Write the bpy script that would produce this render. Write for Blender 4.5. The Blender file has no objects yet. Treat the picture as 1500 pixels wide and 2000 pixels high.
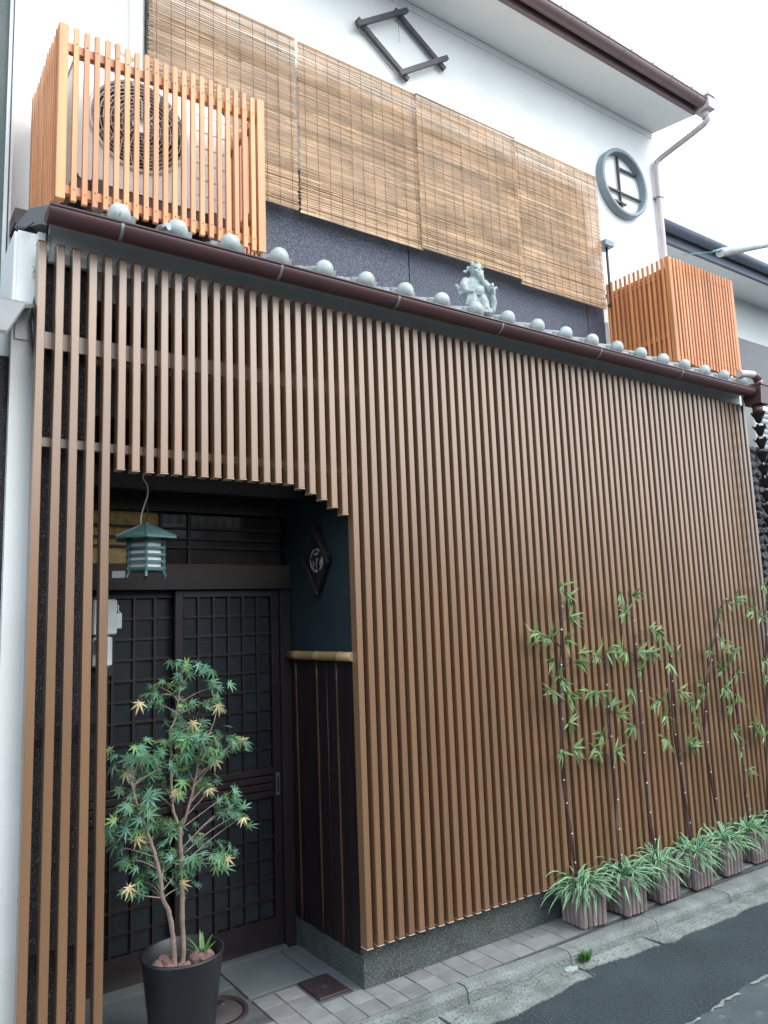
import bpy, bmesh, math, random
from mathutils import Vector, Matrix, Quaternion
PI = math.pi
rad = math.radians
random.seed(7)

# ------------------------------------------------------------------ camera, sky, sun, exposure
scene = bpy.context.scene
CR = ((0.8211872, -0.5694328, -0.0373885), (0.0498467, 0.1368439, -0.9893377), (0.5684777, 0.8105678, 0.1407588))
CC = Vector((-0.523364, -2.906969, 1.569700))
CF = 1482.78
cam_d = bpy.data.cameras.new('camera')
cam = bpy.data.objects.new('camera', cam_d)
scene.collection.objects.link(cam)
cam_d.sensor_fit = 'VERTICAL'
cam_d.sensor_height = 36.0
cam_d.sensor_width = 27.0
cam_d.lens = CF / 2000.0 * 36.0
cam_d.clip_start = 0.05
cam_d.clip_end = 500.0
_r, _u, _b = Vector(CR[0]), -Vector(CR[1]), -Vector(CR[2])
cam.matrix_world = Matrix(((_r.x, _u.x, _b.x, CC.x), (_r.y, _u.y, _b.y, CC.y), (_r.z, _u.z, _b.z, CC.z), (0, 0, 0, 1)))
scene.camera = cam

SUN_EL, SUN_AZ = 44.0, 150.0          # soft daylight over the roofs across the lane, from the right
world = bpy.data.worlds.new('World')
scene.world = world
world.use_nodes = True
wn = world.node_tree
wn.nodes.clear()
w_out = wn.nodes.new('ShaderNodeOutputWorld')
w_bg = wn.nodes.new('ShaderNodeBackground')
w_sky = wn.nodes.new('ShaderNodeTexSky')
w_sky.sky_type = 'NISHITA'
w_sky.sun_disc = False
w_sky.sun_elevation = rad(SUN_EL)
w_sky.sun_rotation = rad(SUN_AZ)
w_sky.air_density = 1.0
w_sky.dust_density = 6.0
w_sky.ozone_density = 1.0
w_mix = wn.nodes.new('ShaderNodeMixRGB')
w_mix.inputs['Fac'].default_value = 0.72
w_mix.inputs['Color2'].default_value = (13.2, 15.1, 16.7, 1)     # even high cloud
wn.links.new(w_sky.outputs['Color'], w_mix.inputs['Color1'])
wn.links.new(w_mix.outputs['Color'], w_bg.inputs['Color'])
w_bg.inputs['Strength'].default_value = 0.10
wn.links.new(w_bg.outputs['Background'], w_out.inputs['Surface'])

sun_d = bpy.data.lights.new('sun', 'SUN')
sun_d.energy = 0.8
sun_d.angle = rad(40)
sun_d.color = (1.0, 0.96, 0.9)
sun = bpy.data.objects.new('sun', sun_d)
scene.collection.objects.link(sun)
# direction from the sun to the ground
_az = rad(SUN_AZ)
_sd = Vector((math.sin(_az) * math.cos(rad(SUN_EL)), math.cos(_az) * math.cos(rad(SUN_EL)), math.sin(rad(SUN_EL))))
sun.rotation_euler = (-_sd).to_track_quat('-Z', 'Y').to_euler()

scene.view_settings.view_transform = 'Standard'
scene.view_settings.look = 'None'
scene.view_settings.gamma = 1.0
scene.view_settings.use_curve_mapping = False
scene.view_settings.exposure = 1.14
scene.render.engine = 'CYCLES'
scene.cycles.max_bounces = 8
scene.cycles.use_denoising = True

# ------------------------------------------------------------------ helpers: picture point -> place on a plane of the house
def _ray(x, y):
    a, b = (x - 750) / CF, (y - 1000) / CF
    return Vector([CR[0][i] * a + CR[1][i] * b + CR[2][i] for i in range(3)])
def onY(x, y, Y):
    d = _ray(x, y); return CC + d * ((Y - CC.y) / d.y)
def onX(x, y, X):
    d = _ray(x, y); return CC + d * ((X - CC.x) / d.x)
def onZ(x, y, Z):
    d = _ray(x, y); return CC + d * ((Z - CC.z) / d.z)

# ------------------------------------------------------------------ materials
MATS = {}
def mk(name, col, rough=0.6, objvar=0.0, nscale=8.0, namt=0.15, col2=None, bump=0.0, bscale=60.0, metal=0.0,
       spec=0.5, stretch=(1, 1, 1), detail=4.0, speck=None, trans=0.0, emit=None, emit_s=0.0, rvar=0.0, huevar=0.0, sss=None, coat=0.0):
    m = bpy.data.materials.new(name)
    m.use_nodes = True
    nt = m.node_tree
    N, L = nt.nodes, nt.links
    N.clear()
    out = N.new('ShaderNodeOutputMaterial')
    p = N.new('ShaderNodeBsdfPrincipled')
    L.new(p.outputs['BSDF'], out.inputs['Surface'])
    tc = N.new('ShaderNodeTexCoord')
    oi = N.new('ShaderNodeObjectInfo')
    mul = N.new('ShaderNodeVectorMath'); mul.operation = 'SCALE'
    mul.inputs[0].default_value = (37.1, 53.7, 91.3)
    L.new(oi.outputs['Random'], mul.inputs['Scale'])
    add = N.new('ShaderNodeVectorMath'); add.operation = 'ADD'
    L.new(tc.outputs['Object'], add.inputs[0]); L.new(mul.outputs['Vector'], add.inputs[1])
    mp = N.new('ShaderNodeMapping'); mp.inputs['Scale'].default_value = stretch
    L.new(add.outputs['Vector'], mp.inputs['Vector'])
    nz = N.new('ShaderNodeTexNoise'); nz.inputs['Scale'].default_value = nscale; nz.inputs['Detail'].default_value = detail
    L.new(mp.outputs['Vector'], nz.inputs['Vector'])
    ramp = N.new('ShaderNodeMapRange'); ramp.inputs['From Min'].default_value = 0.28; ramp.inputs['From Max'].default_value = 0.72
    L.new(nz.outputs['Fac'], ramp.inputs['Value'])
    c2 = col2 if col2 else tuple(max(0.0, c * (1 - namt)) for c in col)
    c1 = col if col2 else tuple(min(1.0, c * (1 + namt)) for c in col)
    mx = N.new('ShaderNodeMixRGB')
    mx.inputs['Color1'].default_value = (*c1, 1); mx.inputs['Color2'].default_value = (*c2, 1)
    L.new(ramp.outputs['Result'], mx.inputs['Fac'])
    cur = mx.outputs['Color']
    if speck:
        sc, th, scol, amt = speck
        vz = N.new('ShaderNodeTexNoise'); vz.inputs['Scale'].default_value = sc; vz.inputs['Detail'].default_value = 1.5
        L.new(add.outputs['Vector'], vz.inputs['Vector'])
        vr = N.new('ShaderNodeMapRange'); vr.inputs['From Min'].default_value = th; vr.inputs['From Max'].default_value = th + 0.06
        vr.inputs['To Max'].default_value = amt
        L.new(vz.outputs['Fac'], vr.inputs['Value'])
        sm = N.new('ShaderNodeMixRGB'); sm.inputs['Color2'].default_value = (*scol, 1)
        L.new(vr.outputs['Result'], sm.inputs['Fac']); L.new(cur, sm.inputs['Color1'])
        cur = sm.outputs['Color']
    if objvar or huevar:
        hs = N.new('ShaderNodeHueSaturation')
        vr = N.new('ShaderNodeMapRange'); vr.inputs['To Min'].default_value = 1 - objvar; vr.inputs['To Max'].default_value = 1 + objvar
        L.new(oi.outputs['Random'], vr.inputs['Value']); L.new(vr.outputs['Result'], hs.inputs['Value'])
        if huevar:
            mm = N.new('ShaderNodeMath'); mm.operation = 'MULTIPLY'; mm.inputs[1].default_value = 7.77
            fr = N.new('ShaderNodeMath'); fr.operation = 'FRACT'
            L.new(oi.outputs['Random'], mm.inputs[0]); L.new(mm.outputs[0], fr.inputs[0])
            hr = N.new('ShaderNodeMapRange'); hr.inputs['To Min'].default_value = 0.5 - huevar; hr.inputs['To Max'].default_value = 0.5 + huevar
            L.new(fr.outputs[0], hr.inputs['Value']); L.new(hr.outputs['Result'], hs.inputs['Hue'])
        L.new(cur, hs.inputs['Color'])
        cur = hs.outputs['Color']
    L.new(cur, p.inputs['Base Color'])
    p.inputs['Roughness'].default_value = rough
    p.inputs['Metallic'].default_value = metal
    p.inputs['Specular IOR Level'].default_value = spec
    if rvar:
        rr = N.new('ShaderNodeMapRange'); rr.inputs['To Min'].default_value = max(0.02, rough - rvar); rr.inputs['To Max'].default_value = min(1, rough + rvar)
        L.new(nz.outputs['Fac'], rr.inputs['Value']); L.new(rr.outputs['Result'], p.inputs['Roughness'])
    if coat:
        p.inputs['Coat Weight'].default_value = coat; p.inputs['Coat Roughness'].default_value = 0.38
    if trans:
        p.inputs['Transmission Weight'].default_value = trans
    if emit:
        p.inputs['Emission Color'].default_value = (*emit, 1); p.inputs['Emission Strength'].default_value = emit_s
    if bump:
        bz = N.new('ShaderNodeTexNoise'); bz.inputs['Scale'].default_value = bscale; bz.inputs['Detail'].default_value = 3
        L.new(mp.outputs['Vector'], bz.inputs['Vector'])
        bp = N.new('ShaderNodeBump'); bp.inputs['Strength'].default_value = bump; bp.inputs['Distance'].default_value = 0.01
        L.new(bz.outputs['Fac'], bp.inputs['Height']); L.new(bp.outputs['Normal'], p.inputs['Normal'])
    if sss:
        # thin leaf: part of the light passes through
        tl = N.new('ShaderNodeBsdfTranslucent'); L.new(cur, tl.inputs['Color'])
        ms = N.new('ShaderNodeMixShader'); ms.inputs['Fac'].default_value = sss
        L.new(p.outputs['BSDF'], ms.inputs[1]); L.new(tl.outputs['BSDF'], ms.inputs[2]); L.new(ms.outputs['Shader'], out.inputs['Surface'])
    MATS[name] = m
    return m

mk('slat_aluminium', (0.205, 0.110, 0.054), 0.34, 0.09, 14, 0.12, bump=0.02, bscale=180, stretch=(1, 1, 0.06), spec=1.0, rvar=0.05, coat=0.65)
mk('slat_cap', (0.56, 0.40, 0.29), 0.5, 0.05)
mk('white_plaster', (0.82, 0.82, 0.80), 0.85, 0, 2.5, 0.04, bump=0.08, bscale=160, spec=0.2)
mk('white_old', (0.70, 0.72, 0.71), 0.85, 0, 3.0, 0.08, bump=0.14, bscale=140, spec=0.2)
mk('soffit_paint', (0.85, 0.86, 0.85), 0.8, 0, 1.5, 0.05)
mk('fascia_paint', (0.80, 0.80, 0.79), 0.6, 0, 6, 0.08)
mk('dark_wall', (0.035, 0.030, 0.034), 0.55, 0, 20, 0.3, bump=1.0, bscale=240, speck=(200, 0.62, (0.30, 0.29, 0.34), 0.85))
mk('granite_panel', (0.048, 0.054, 0.080), 0.7, 0.04, 4, 0.12, bump=0.6, bscale=190, speck=(210, 0.54, (0.20, 0.22, 0.28), 0.6))
mk('plinth_gravel', (0.055, 0.066, 0.066), 0.7, 0, 12, 0.35, bump=0.7, bscale=190, speck=(170, 0.56, (0.26, 0.28, 0.27), 0.7))
mk('gutter_brown', (0.085, 0.040, 0.042), 0.36, 0, 3, 0.10, spec=0.6, rvar=0.05)
mk('gutter_overexposed', (0.20, 0.135, 0.135), 0.45, 0, 3, 0.10, spec=0.5, rvar=0.05)  # upper gutter brown made paler: its overexposed look is put into the colour
mk('gutter_metal', (0.34, 0.36, 0.37), 0.4, 0, 20, 0.25, metal=0.7)
mk('pipe_pink', (0.52, 0.45, 0.46), 0.5, 0, 5, 0.1)
mk('flashing', (0.24, 0.24, 0.25), 0.45, 0, 9, 0.15, metal=0.4)
mk('roof_tile', (0.34, 0.38, 0.38), 0.42, 0.10, 14, 0.25, spec=0.5, bump=0.12, bscale=70, speck=(46, 0.66, (0.16, 0.18, 0.17), 0.7), rvar=0.12)
mk('orange_wood', (0.56, 0.225, 0.085), 0.42, 0.13, 26, 0.32, stretch=(1, 1, 0.05), bump=0.05, bscale=120, huevar=0.004, spec=0.6)
mk('screw', (0.10, 0.08, 0.07), 0.4, metal=0.8)
mk('ac_white', (0.72, 0.73, 0.71), 0.45, 0, 4, 0.05)
mk('ac_grille', (0.55, 0.56, 0.55), 0.45)
mk('ac_dark', (0.02, 0.02, 0.025), 0.5)
mk('ac_foot', (0.08, 0.06, 0.06), 0.6)
mk('duct_white', (0.76, 0.77, 0.74), 0.5, 0, 6, 0.06)
mk('dark_timber', (0.017, 0.012, 0.013), 0.5, 0.12, 16, 0.3, stretch=(1, 1, 0.08), bump=0.05)
mk('lintel_timber', (0.036, 0.022, 0.018), 0.5, 0, 10, 0.25, stretch=(0.1, 1, 1), bump=0.06)
mk('door_timber', (0.020, 0.014, 0.016), 0.42, 0.15, 14, 0.25, bump=0.03)
mk('door_glass', (0.017, 0.023, 0.028), 0.28, 0.18, 30, 0.2, bump=0.05, bscale=300)
mk('transom_glass', (0.030, 0.025, 0.022), 0.12, 0.1, 5, 0.3)
mk('transom_paper', (0.60, 0.39, 0.14), 0.6, 0.08, 40, 0.3)
mk('black_frame', (0.030, 0.032, 0.036), 0.45, 0, 12, 0.2)
mk('rhombus_timber', (0.062, 0.062, 0.070), 0.55, 0.1, 16, 0.2)
mk('round_frame', (0.19, 0.235, 0.265), 0.45, 0, 10, 0.1)
mk('teal_plaster', (0.008, 0.021, 0.027), 0.8, 0, 6, 0.15, bump=0.2, bscale=150)
mk('wainscot', (0.013, 0.008, 0.010), 0.5, 0.15, 14, 0.3, stretch=(1, 1, 0.07), bump=0.05)
mk('bamboo_pole', (0.33, 0.22, 0.11), 0.45, 0.0, 9, 0.22, rvar=0.1)
mk('bamboo_batten', (0.060, 0.030, 0.017), 0.4, 0.15, 8, 0.3, stretch=(1, 1, 0.3))
mk('lantern_green', (0.055, 0.115, 0.115), 0.42, 0, 18, 0.2, spec=0.5, bump=0.05)
mk('lantern_glass', (0.70, 0.75, 0.78), 0.3, 0, 5, 0.03)
mk('grey_cord', (0.36, 0.36, 0.37), 0.5)
mk('black_cable', (0.02, 0.022, 0.026), 0.5)
mk('sticker', (0.62, 0.66, 0.68), 0.6)
mk('emblem_white', (0.38, 0.38, 0.38), 0.6)
mk('meter_grey', (0.62, 0.68, 0.70), 0.45, 0.03)
mk('meter_glass', (0.05, 0.06, 0.08), 0.1)
mk('handle_metal', (0.30, 0.31, 0.33), 0.35, metal=0.8)
mk('sill_metal', (0.24, 0.27, 0.29), 0.35, metal=0.6)
mk('pot_black', (0.013, 0.015, 0.018), 0.42, 0, 6, 0.15, rvar=0.08)
mk('soil', (0.03, 0.024, 0.02), 0.9, 0, 30, 0.4, bump=0.6, bscale=60)
mk('red_rock', (0.24, 0.14, 0.13), 0.85, 0.25, 16, 0.3, bump=0.6, bscale=30)
mk('maple_bark', (0.23, 0.175, 0.145), 0.75, 0.05, 26, 0.3, bump=0.3, bscale=60)
mk('maple_leaf', (0.105, 0.235, 0.145), 0.42, 0.45, 12, 0.2, huevar=0.05, sss=0.25)
mk('maple_leaf_light', (0.18, 0.32, 0.12), 0.5, 0.25, 12, 0.2, huevar=0.03, sss=0.3)
mk('maple_leaf_yellow', (0.62, 0.50, 0.30), 0.5, 0.15, 12, 0.2, huevar=0.02, sss=0.3)
mk('strap_leaf', (0.12, 0.24, 0.07), 0.45, 0.2, 12, 0.2, sss=0.25)
mk('bamboo_stem', (0.060, 0.030, 0.032), 0.4, 0.1, 9, 0.3)
mk('bamboo_leaf', (0.155, 0.27, 0.095), 0.4, 0.35, 10, 0.2, huevar=0.05, sss=0.25)
mk('fairy_bulb', (0.72, 0.76, 0.80), 0.25)
mk('spider_white', (0.40, 0.60, 0.40), 0.5, 0.05, 8, 0.1, sss=0.25)
mk('spider_green', (0.036, 0.17, 0.055), 0.45, 0.08, 8, 0.25, sss=0.25)
mk('planter_clay', (0.225, 0.180, 0.178), 0.8, 0.12, 14, 0.22, bump=0.4, bscale=80, speck=(20, 0.63, (0.16, 0.12, 0.12), 0.6))
mk('planter_dark', (0.13, 0.09, 0.09), 0.85, 0.1, 14, 0.2, bump=0.3)
mk('paving_tile', (0.185, 0.190, 0.195), 0.75, 0.13, 9, 0.22, bump=0.25, bscale=160, speck=(90, 0.66, (0.20, 0.20, 0.20), 0.6))
mk('paving_large', (0.105, 0.125, 0.135), 0.75, 0.06, 7, 0.15, bump=0.25, bscale=120)
mk('grout', (0.075, 0.08, 0.085), 0.9, 0, 12, 0.3, bump=0.4)
mk('kerb_stone', (0.185, 0.205, 0.200), 0.85, 0.08, 7, 0.35, bump=1.0, bscale=90, speck=(110, 0.57, (0.10, 0.11, 0.11), 0.6))
mk('apron_concrete', (0.195, 0.225, 0.215), 0.9, 0.08, 9, 0.4, bump=1.0, bscale=70, speck=(95, 0.57, (0.10, 0.11, 0.11), 0.65))
mk('asphalt', (0.027, 0.042, 0.052), 0.9, 0, 3, 0.3, bump=1.0, bscale=170, speck=(110, 0.60, (0.09, 0.11, 0.12), 0.7))
mk('asphalt_old', (0.070, 0.090, 0.10), 0.9, 0, 6, 0.35, bump=1.0, bscale=150, speck=(14, 0.58, (0.17, 0.185, 0.19), 0.5))
mk('iron_lid', (0.048, 0.034, 0.038), 0.55, 0, 14, 0.25, metal=0.3, bump=0.3, bscale=120)
mk('manhole_iron', (0.075, 0.068, 0.070), 0.6, 0, 14, 0.25, metal=0.2, bump=0.3, bscale=120)
mk('scrap_white', (0.30, 0.34, 0.34), 0.8)
mk('weed_green', (0.08, 0.20, 0.05), 0.6, 0.2, sss=0.25)
mk('reed', (0.71, 0.50, 0.325), 0.62, 0.0, 5, 0.2)
mk('reed_cord', (0.09, 0.065, 0.05), 0.8)
mk('blind_batten', (0.50, 0.36, 0.22), 0.6)
mk('statue_clay', (0.30, 0.345, 0.345), 0.5, 0, 26, 0.25, bump=0.15, bscale=90)
mk('neighbour_grey', (0.10, 0.12, 0.115), 0.85, 0, 5, 0.15, bump=0.4, bscale=140)
mk('neighbour_wall', (0.62, 0.63, 0.62), 0.8, 0, 1.5, 0.08)
mk('neighbour_roof', (0.105, 0.12, 0.16), 0.5, 0, 4, 0.15)
mk('awning_grey', (0.19, 0.195, 0.20), 0.6, 0, 5, 0.15)
mk('dark_stone', (0.035, 0.037, 0.042), 0.45, 0.35, 12, 0.3, bump=0.5, bscale=40)
mk('chain_black', (0.018, 0.019, 0.022), 0.4, metal=0.4)
mk('street_pole', (0.62, 0.64, 0.66), 0.5)
mk('window_alu', (0.70, 0.71, 0.72), 0.4)
mk('window_glass', (0.60, 0.64, 0.68), 0.15)
mk('window_dark', (0.05, 0.05, 0.055), 0.2)
mk('shade_house_wall', (0.20, 0.175, 0.15), 0.8, 0, 2, 0.15)
mk('teal_wire', (0.10, 0.28, 0.30), 0.5)

# several tones of reed in one material, told apart by each reed's own random tint
def reed_material():
    m = MATS['reed']; nt = m.node_tree; N, L = nt.nodes, nt.links
    p = next(n for n in N if n.type == 'BSDF_PRINCIPLED')
    at = N.new('ShaderNodeAttribute'); at.attribute_name = 'tint'
    hs = N.new('ShaderNodeHueSaturation')
    vr = N.new('ShaderNodeMapRange'); vr.inputs['To Min'].default_value = 0.50; vr.inputs['To Max'].default_value = 1.38
    L.new(at.outputs['Fac'], vr.inputs['Value']); L.new(vr.outputs['Result'], hs.inputs['Value'])
    sr = N.new('ShaderNodeMapRange'); sr.inputs['To Min'].default_value = 1.15; sr.inputs['To Max'].default_value = 0.8
    L.new(at.outputs['Fac'], sr.inputs['Value']); L.new(sr.outputs['Result'], hs.inputs['Saturation'])
    src = p.inputs['Base Color'].links[0].from_socket
    L.new(src, hs.inputs['Color']); L.new(hs.outputs['Color'], p.inputs['Base Color'])
reed_material()

# ------------------------------------------------------------------ mesh builder
COL = scene.collection
class MB:
    def __init__(s): s.v = []; s.f = []; s.smooth = []; s.mi = []
    def add(s, vs, fs, smooth=False, mi=0):
        o = len(s.v); s.v += [tuple(v) for v in vs]
        for f in fs: s.f.append([i + o for i in f]); s.smooth.append(smooth); s.mi.append(mi)
        return s
    def box(s, lo, hi, mi=0):
        x0, y0, z0 = lo; x1, y1, z1 = hi
        return s.add([(x0,y0,z0),(x1,y0,z0),(x1,y1,z0),(x0,y1,z0),(x0,y0,z1),(x1,y0,z1),(x1,y1,z1),(x0,y1,z1)],
                     [(0,3,2,1),(4,5,6,7),(0,1,5,4),(1,2,6,5),(2,3,7,6),(3,0,4,7)], mi=mi)
    def cbox(s, lo, hi, c=0.002, mi=0):
        # box with its four vertical edges and its top and bottom edges chamfered
        x0, y0, z0 = lo; x1, y1, z1 = hi
        def ring(z, k):
            a, b, e, d = x0 + k, x1 - k, y0 + k, y1 - k
            return [(a+c,e,z),(b-c,e,z),(b,e+c,z),(b,d-c,z),(b-c,d,z),(a+c,d,z),(a,d-c,z),(a,e+c,z)]
        vs = ring(z0, c) + ring(z0 + c, 0) + ring(z1 - c, 0) + ring(z1, c)
        fs = [tuple(range(7, -1, -1)), tuple(range(24, 32))]
        for r in range(3):
            for i in range(8):
                j = (i + 1) % 8; fs.append((r*8+i, r*8+j, r*8+8+j, r*8+8+i))
        return s.add(vs, fs, mi=mi)
    def beam(s, a, b, w, h, up=(0, 0, 1), mi=0):
        a, b = Vector(a), Vector(b); d = (b - a).normalized()
        side = d.cross(Vector(up))
        if side.length < 1e-5: side = d.cross(Vector((0, 1, 0)))
        side.normalize(); u = side.cross(d).normalized()
        vs = []
        for p in (a, b):
            for sx, sz in ((-1,-1),(1,-1),(1,1),(-1,1)): vs.append(p + side*sx*w/2 + u*sz*h/2)
        return s.add(vs, [(0,1,2,3),(7,6,5,4),(0,4,5,1),(1,5,6,2),(2,6,7,3),(3,7,4,0)], mi=mi)
    def tube(s, pts, rs, n=8, caps=True, mi=0, smooth=True):
        pts = [Vector(p) for p in pts]
        if not hasattr(rs, '__len__'): rs = [rs] * len(pts)
        vs = []; prev = None
        for i, p in enumerate(pts):
            d = (pts[min(i+1, len(pts)-1)] - pts[max(i-1, 0)]).normalized()
            if prev is None:
                ref = Vector((0,0,1)) if abs(d.z) < .9 else Vector((0,1,0))
                x = d.cross(ref).normalized()
            else:
                x = (prev - d * prev.dot(d)).normalized()
            prev = x; y = d.cross(x)
            for k in range(n):
                a = 2*PI*k/n; vs.append(p + (x*math.cos(a) + y*math.sin(a)) * rs[i])
        fs = []
        for i in range(len(pts)-1):
            for k in range(n):
                j = (k+1) % n; fs.append((i*n+k, i*n+j, (i+1)*n+j, (i+1)*n+k))
        s.add(vs, fs, smooth, mi)
        if caps:
            o = len(s.v) - len(vs)
            s.f.append([o+k for k in range(n-1, -1, -1)]); s.smooth.append(False); s.mi.append(mi)
            s.f.append([o+(len(pts)-1)*n+k for k in range(n)]); s.smooth.append(False); s.mi.append(mi)
        return s
    def lathe(s, prof, c=(0,0,0), n=24, a0=0.0, a1=2*PI, smooth=True, mi=0, squash=1.0):
        # prof: (radius, z)
        full = abs(a1 - a0 - 2*PI) < 1e-6
        m = n if full else n + 1
        vs = []
        for r, z in prof:
            for k in range(m):
                a = a0 + (a1-a0)*k/n; vs.append((c[0]+r*math.cos(a), c[1]+r*math.sin(a)*squash, c[2]+z))
        fs = []
        for i in range(len(prof)-1):
            for k in range(n):
                j = (k+1) % m if full else k+1
                fs.append((i*m+k, i*m+j, (i+1)*m+j, (i+1)*m+k))
        return s.add(vs, fs, smooth, mi)
    def ball(s, c, r, n=10, sc=(1,1,1), mi=0, rot=None):
        vs, fs = [], []
        h = n // 2 + 1
        for i in range(h + 1):
            t = PI * i / h
            for k in range(n):
                a = 2*PI*k/n
                p = Vector((math.sin(t)*math.cos(a)*sc[0], math.sin(t)*math.sin(a)*sc[1], math.cos(t)*sc[2])) * r
                if rot: p = rot @ p
                vs.append(Vector(c) + p)
        for i in range(h):
            for k in range(n):
                j = (k+1) % n; fs.append((i*n+k, (i+1)*n+k, (i+1)*n+j, i*n+j))
        return s.add(vs, fs, True, mi)
    def prism(s, poly, z0, z1, mi=0):
        n = len(poly)
        vs = [(x, y, z0) for x, y in poly] + [(x, y, z1) for x, y in poly]
        fs = [tuple(range(n-1, -1, -1)), tuple(range(n, 2*n))] + [(i, (i+1) % n, n+(i+1) % n, n+i) for i in range(n)]
        return s.add(vs, fs, mi=mi)
    def mesh(s, name, *mats):
        me = bpy.data.meshes.new(name)
        me.from_pydata(s.v, [], s.f)
        me.polygons.foreach_set('use_smooth', s.smooth)
        for m in mats: me.materials.append(MATS[m])
        if len(mats) > 1: me.polygons.foreach_set('material_index', s.mi)
        me.update()
        return me
    def build(s, name, mat, parent=None, mats=None):
        return inst(name, s.mesh(name, *(mats or [mat])), parent)

def inst(name, me, parent=None, loc=None, rot=None, scale=None):
    o = bpy.data.objects.new(name, me); COL.objects.link(o)
    if parent: o.parent = parent
    if loc is not None: o.location = loc
    if rot is not None: o.rotation_euler = rot
    if scale is not None: o.scale = scale
    return o
def empty(name, loc=(0,0,0), parent=None):
    o = bpy.data.objects.new(name, None); COL.objects.link(o); o.empty_display_size = 0.1
    o.location = loc
    if parent: o.parent = parent
    return o
def tag(o, label=None, cat=None, group=None, kind=None):
    if label: o['label'] = label
    if cat: o['category'] = cat
    if group: o['group'] = group
    if kind: o['kind'] = kind
    return o
def B(name, lo, hi, mat, parent=None, c=None):
    m = MB(); (m.cbox(lo, hi, c) if c else m.box(lo, hi)); return m.build(name, mat, parent)
def T(name, pts, r, mat, parent=None, n=8):
    return MB().tube(pts, r, n).build(name, mat, parent)
def smoothpath(pts, sub=4):
    pts = [Vector(p) for p in pts]; out = []
    for i in range(len(pts)-1):
        p0, p1, p2, p3 = pts[max(i-1,0)], pts[i], pts[i+1], pts[min(i+2,len(pts)-1)]
        for k in range(sub):
            t = k/sub
            out.append(0.5*((2*p1)+(p2-p0)*t+(2*p0-5*p1+4*p2-p3)*t*t+(3*p1-p0-3*p2+p3)*t**3))
    out.append(pts[-1]); return out

S = 0.056                      # spacing of the slats
HTOP = 3.027                   # top of the slats
W2 = 0.60                      # face of the upper storey wall
XR = 1.378                     # right side wall of the entrance
YD = 0.69                      # door plane
XE = 4.87                      # right end of the house

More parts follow.
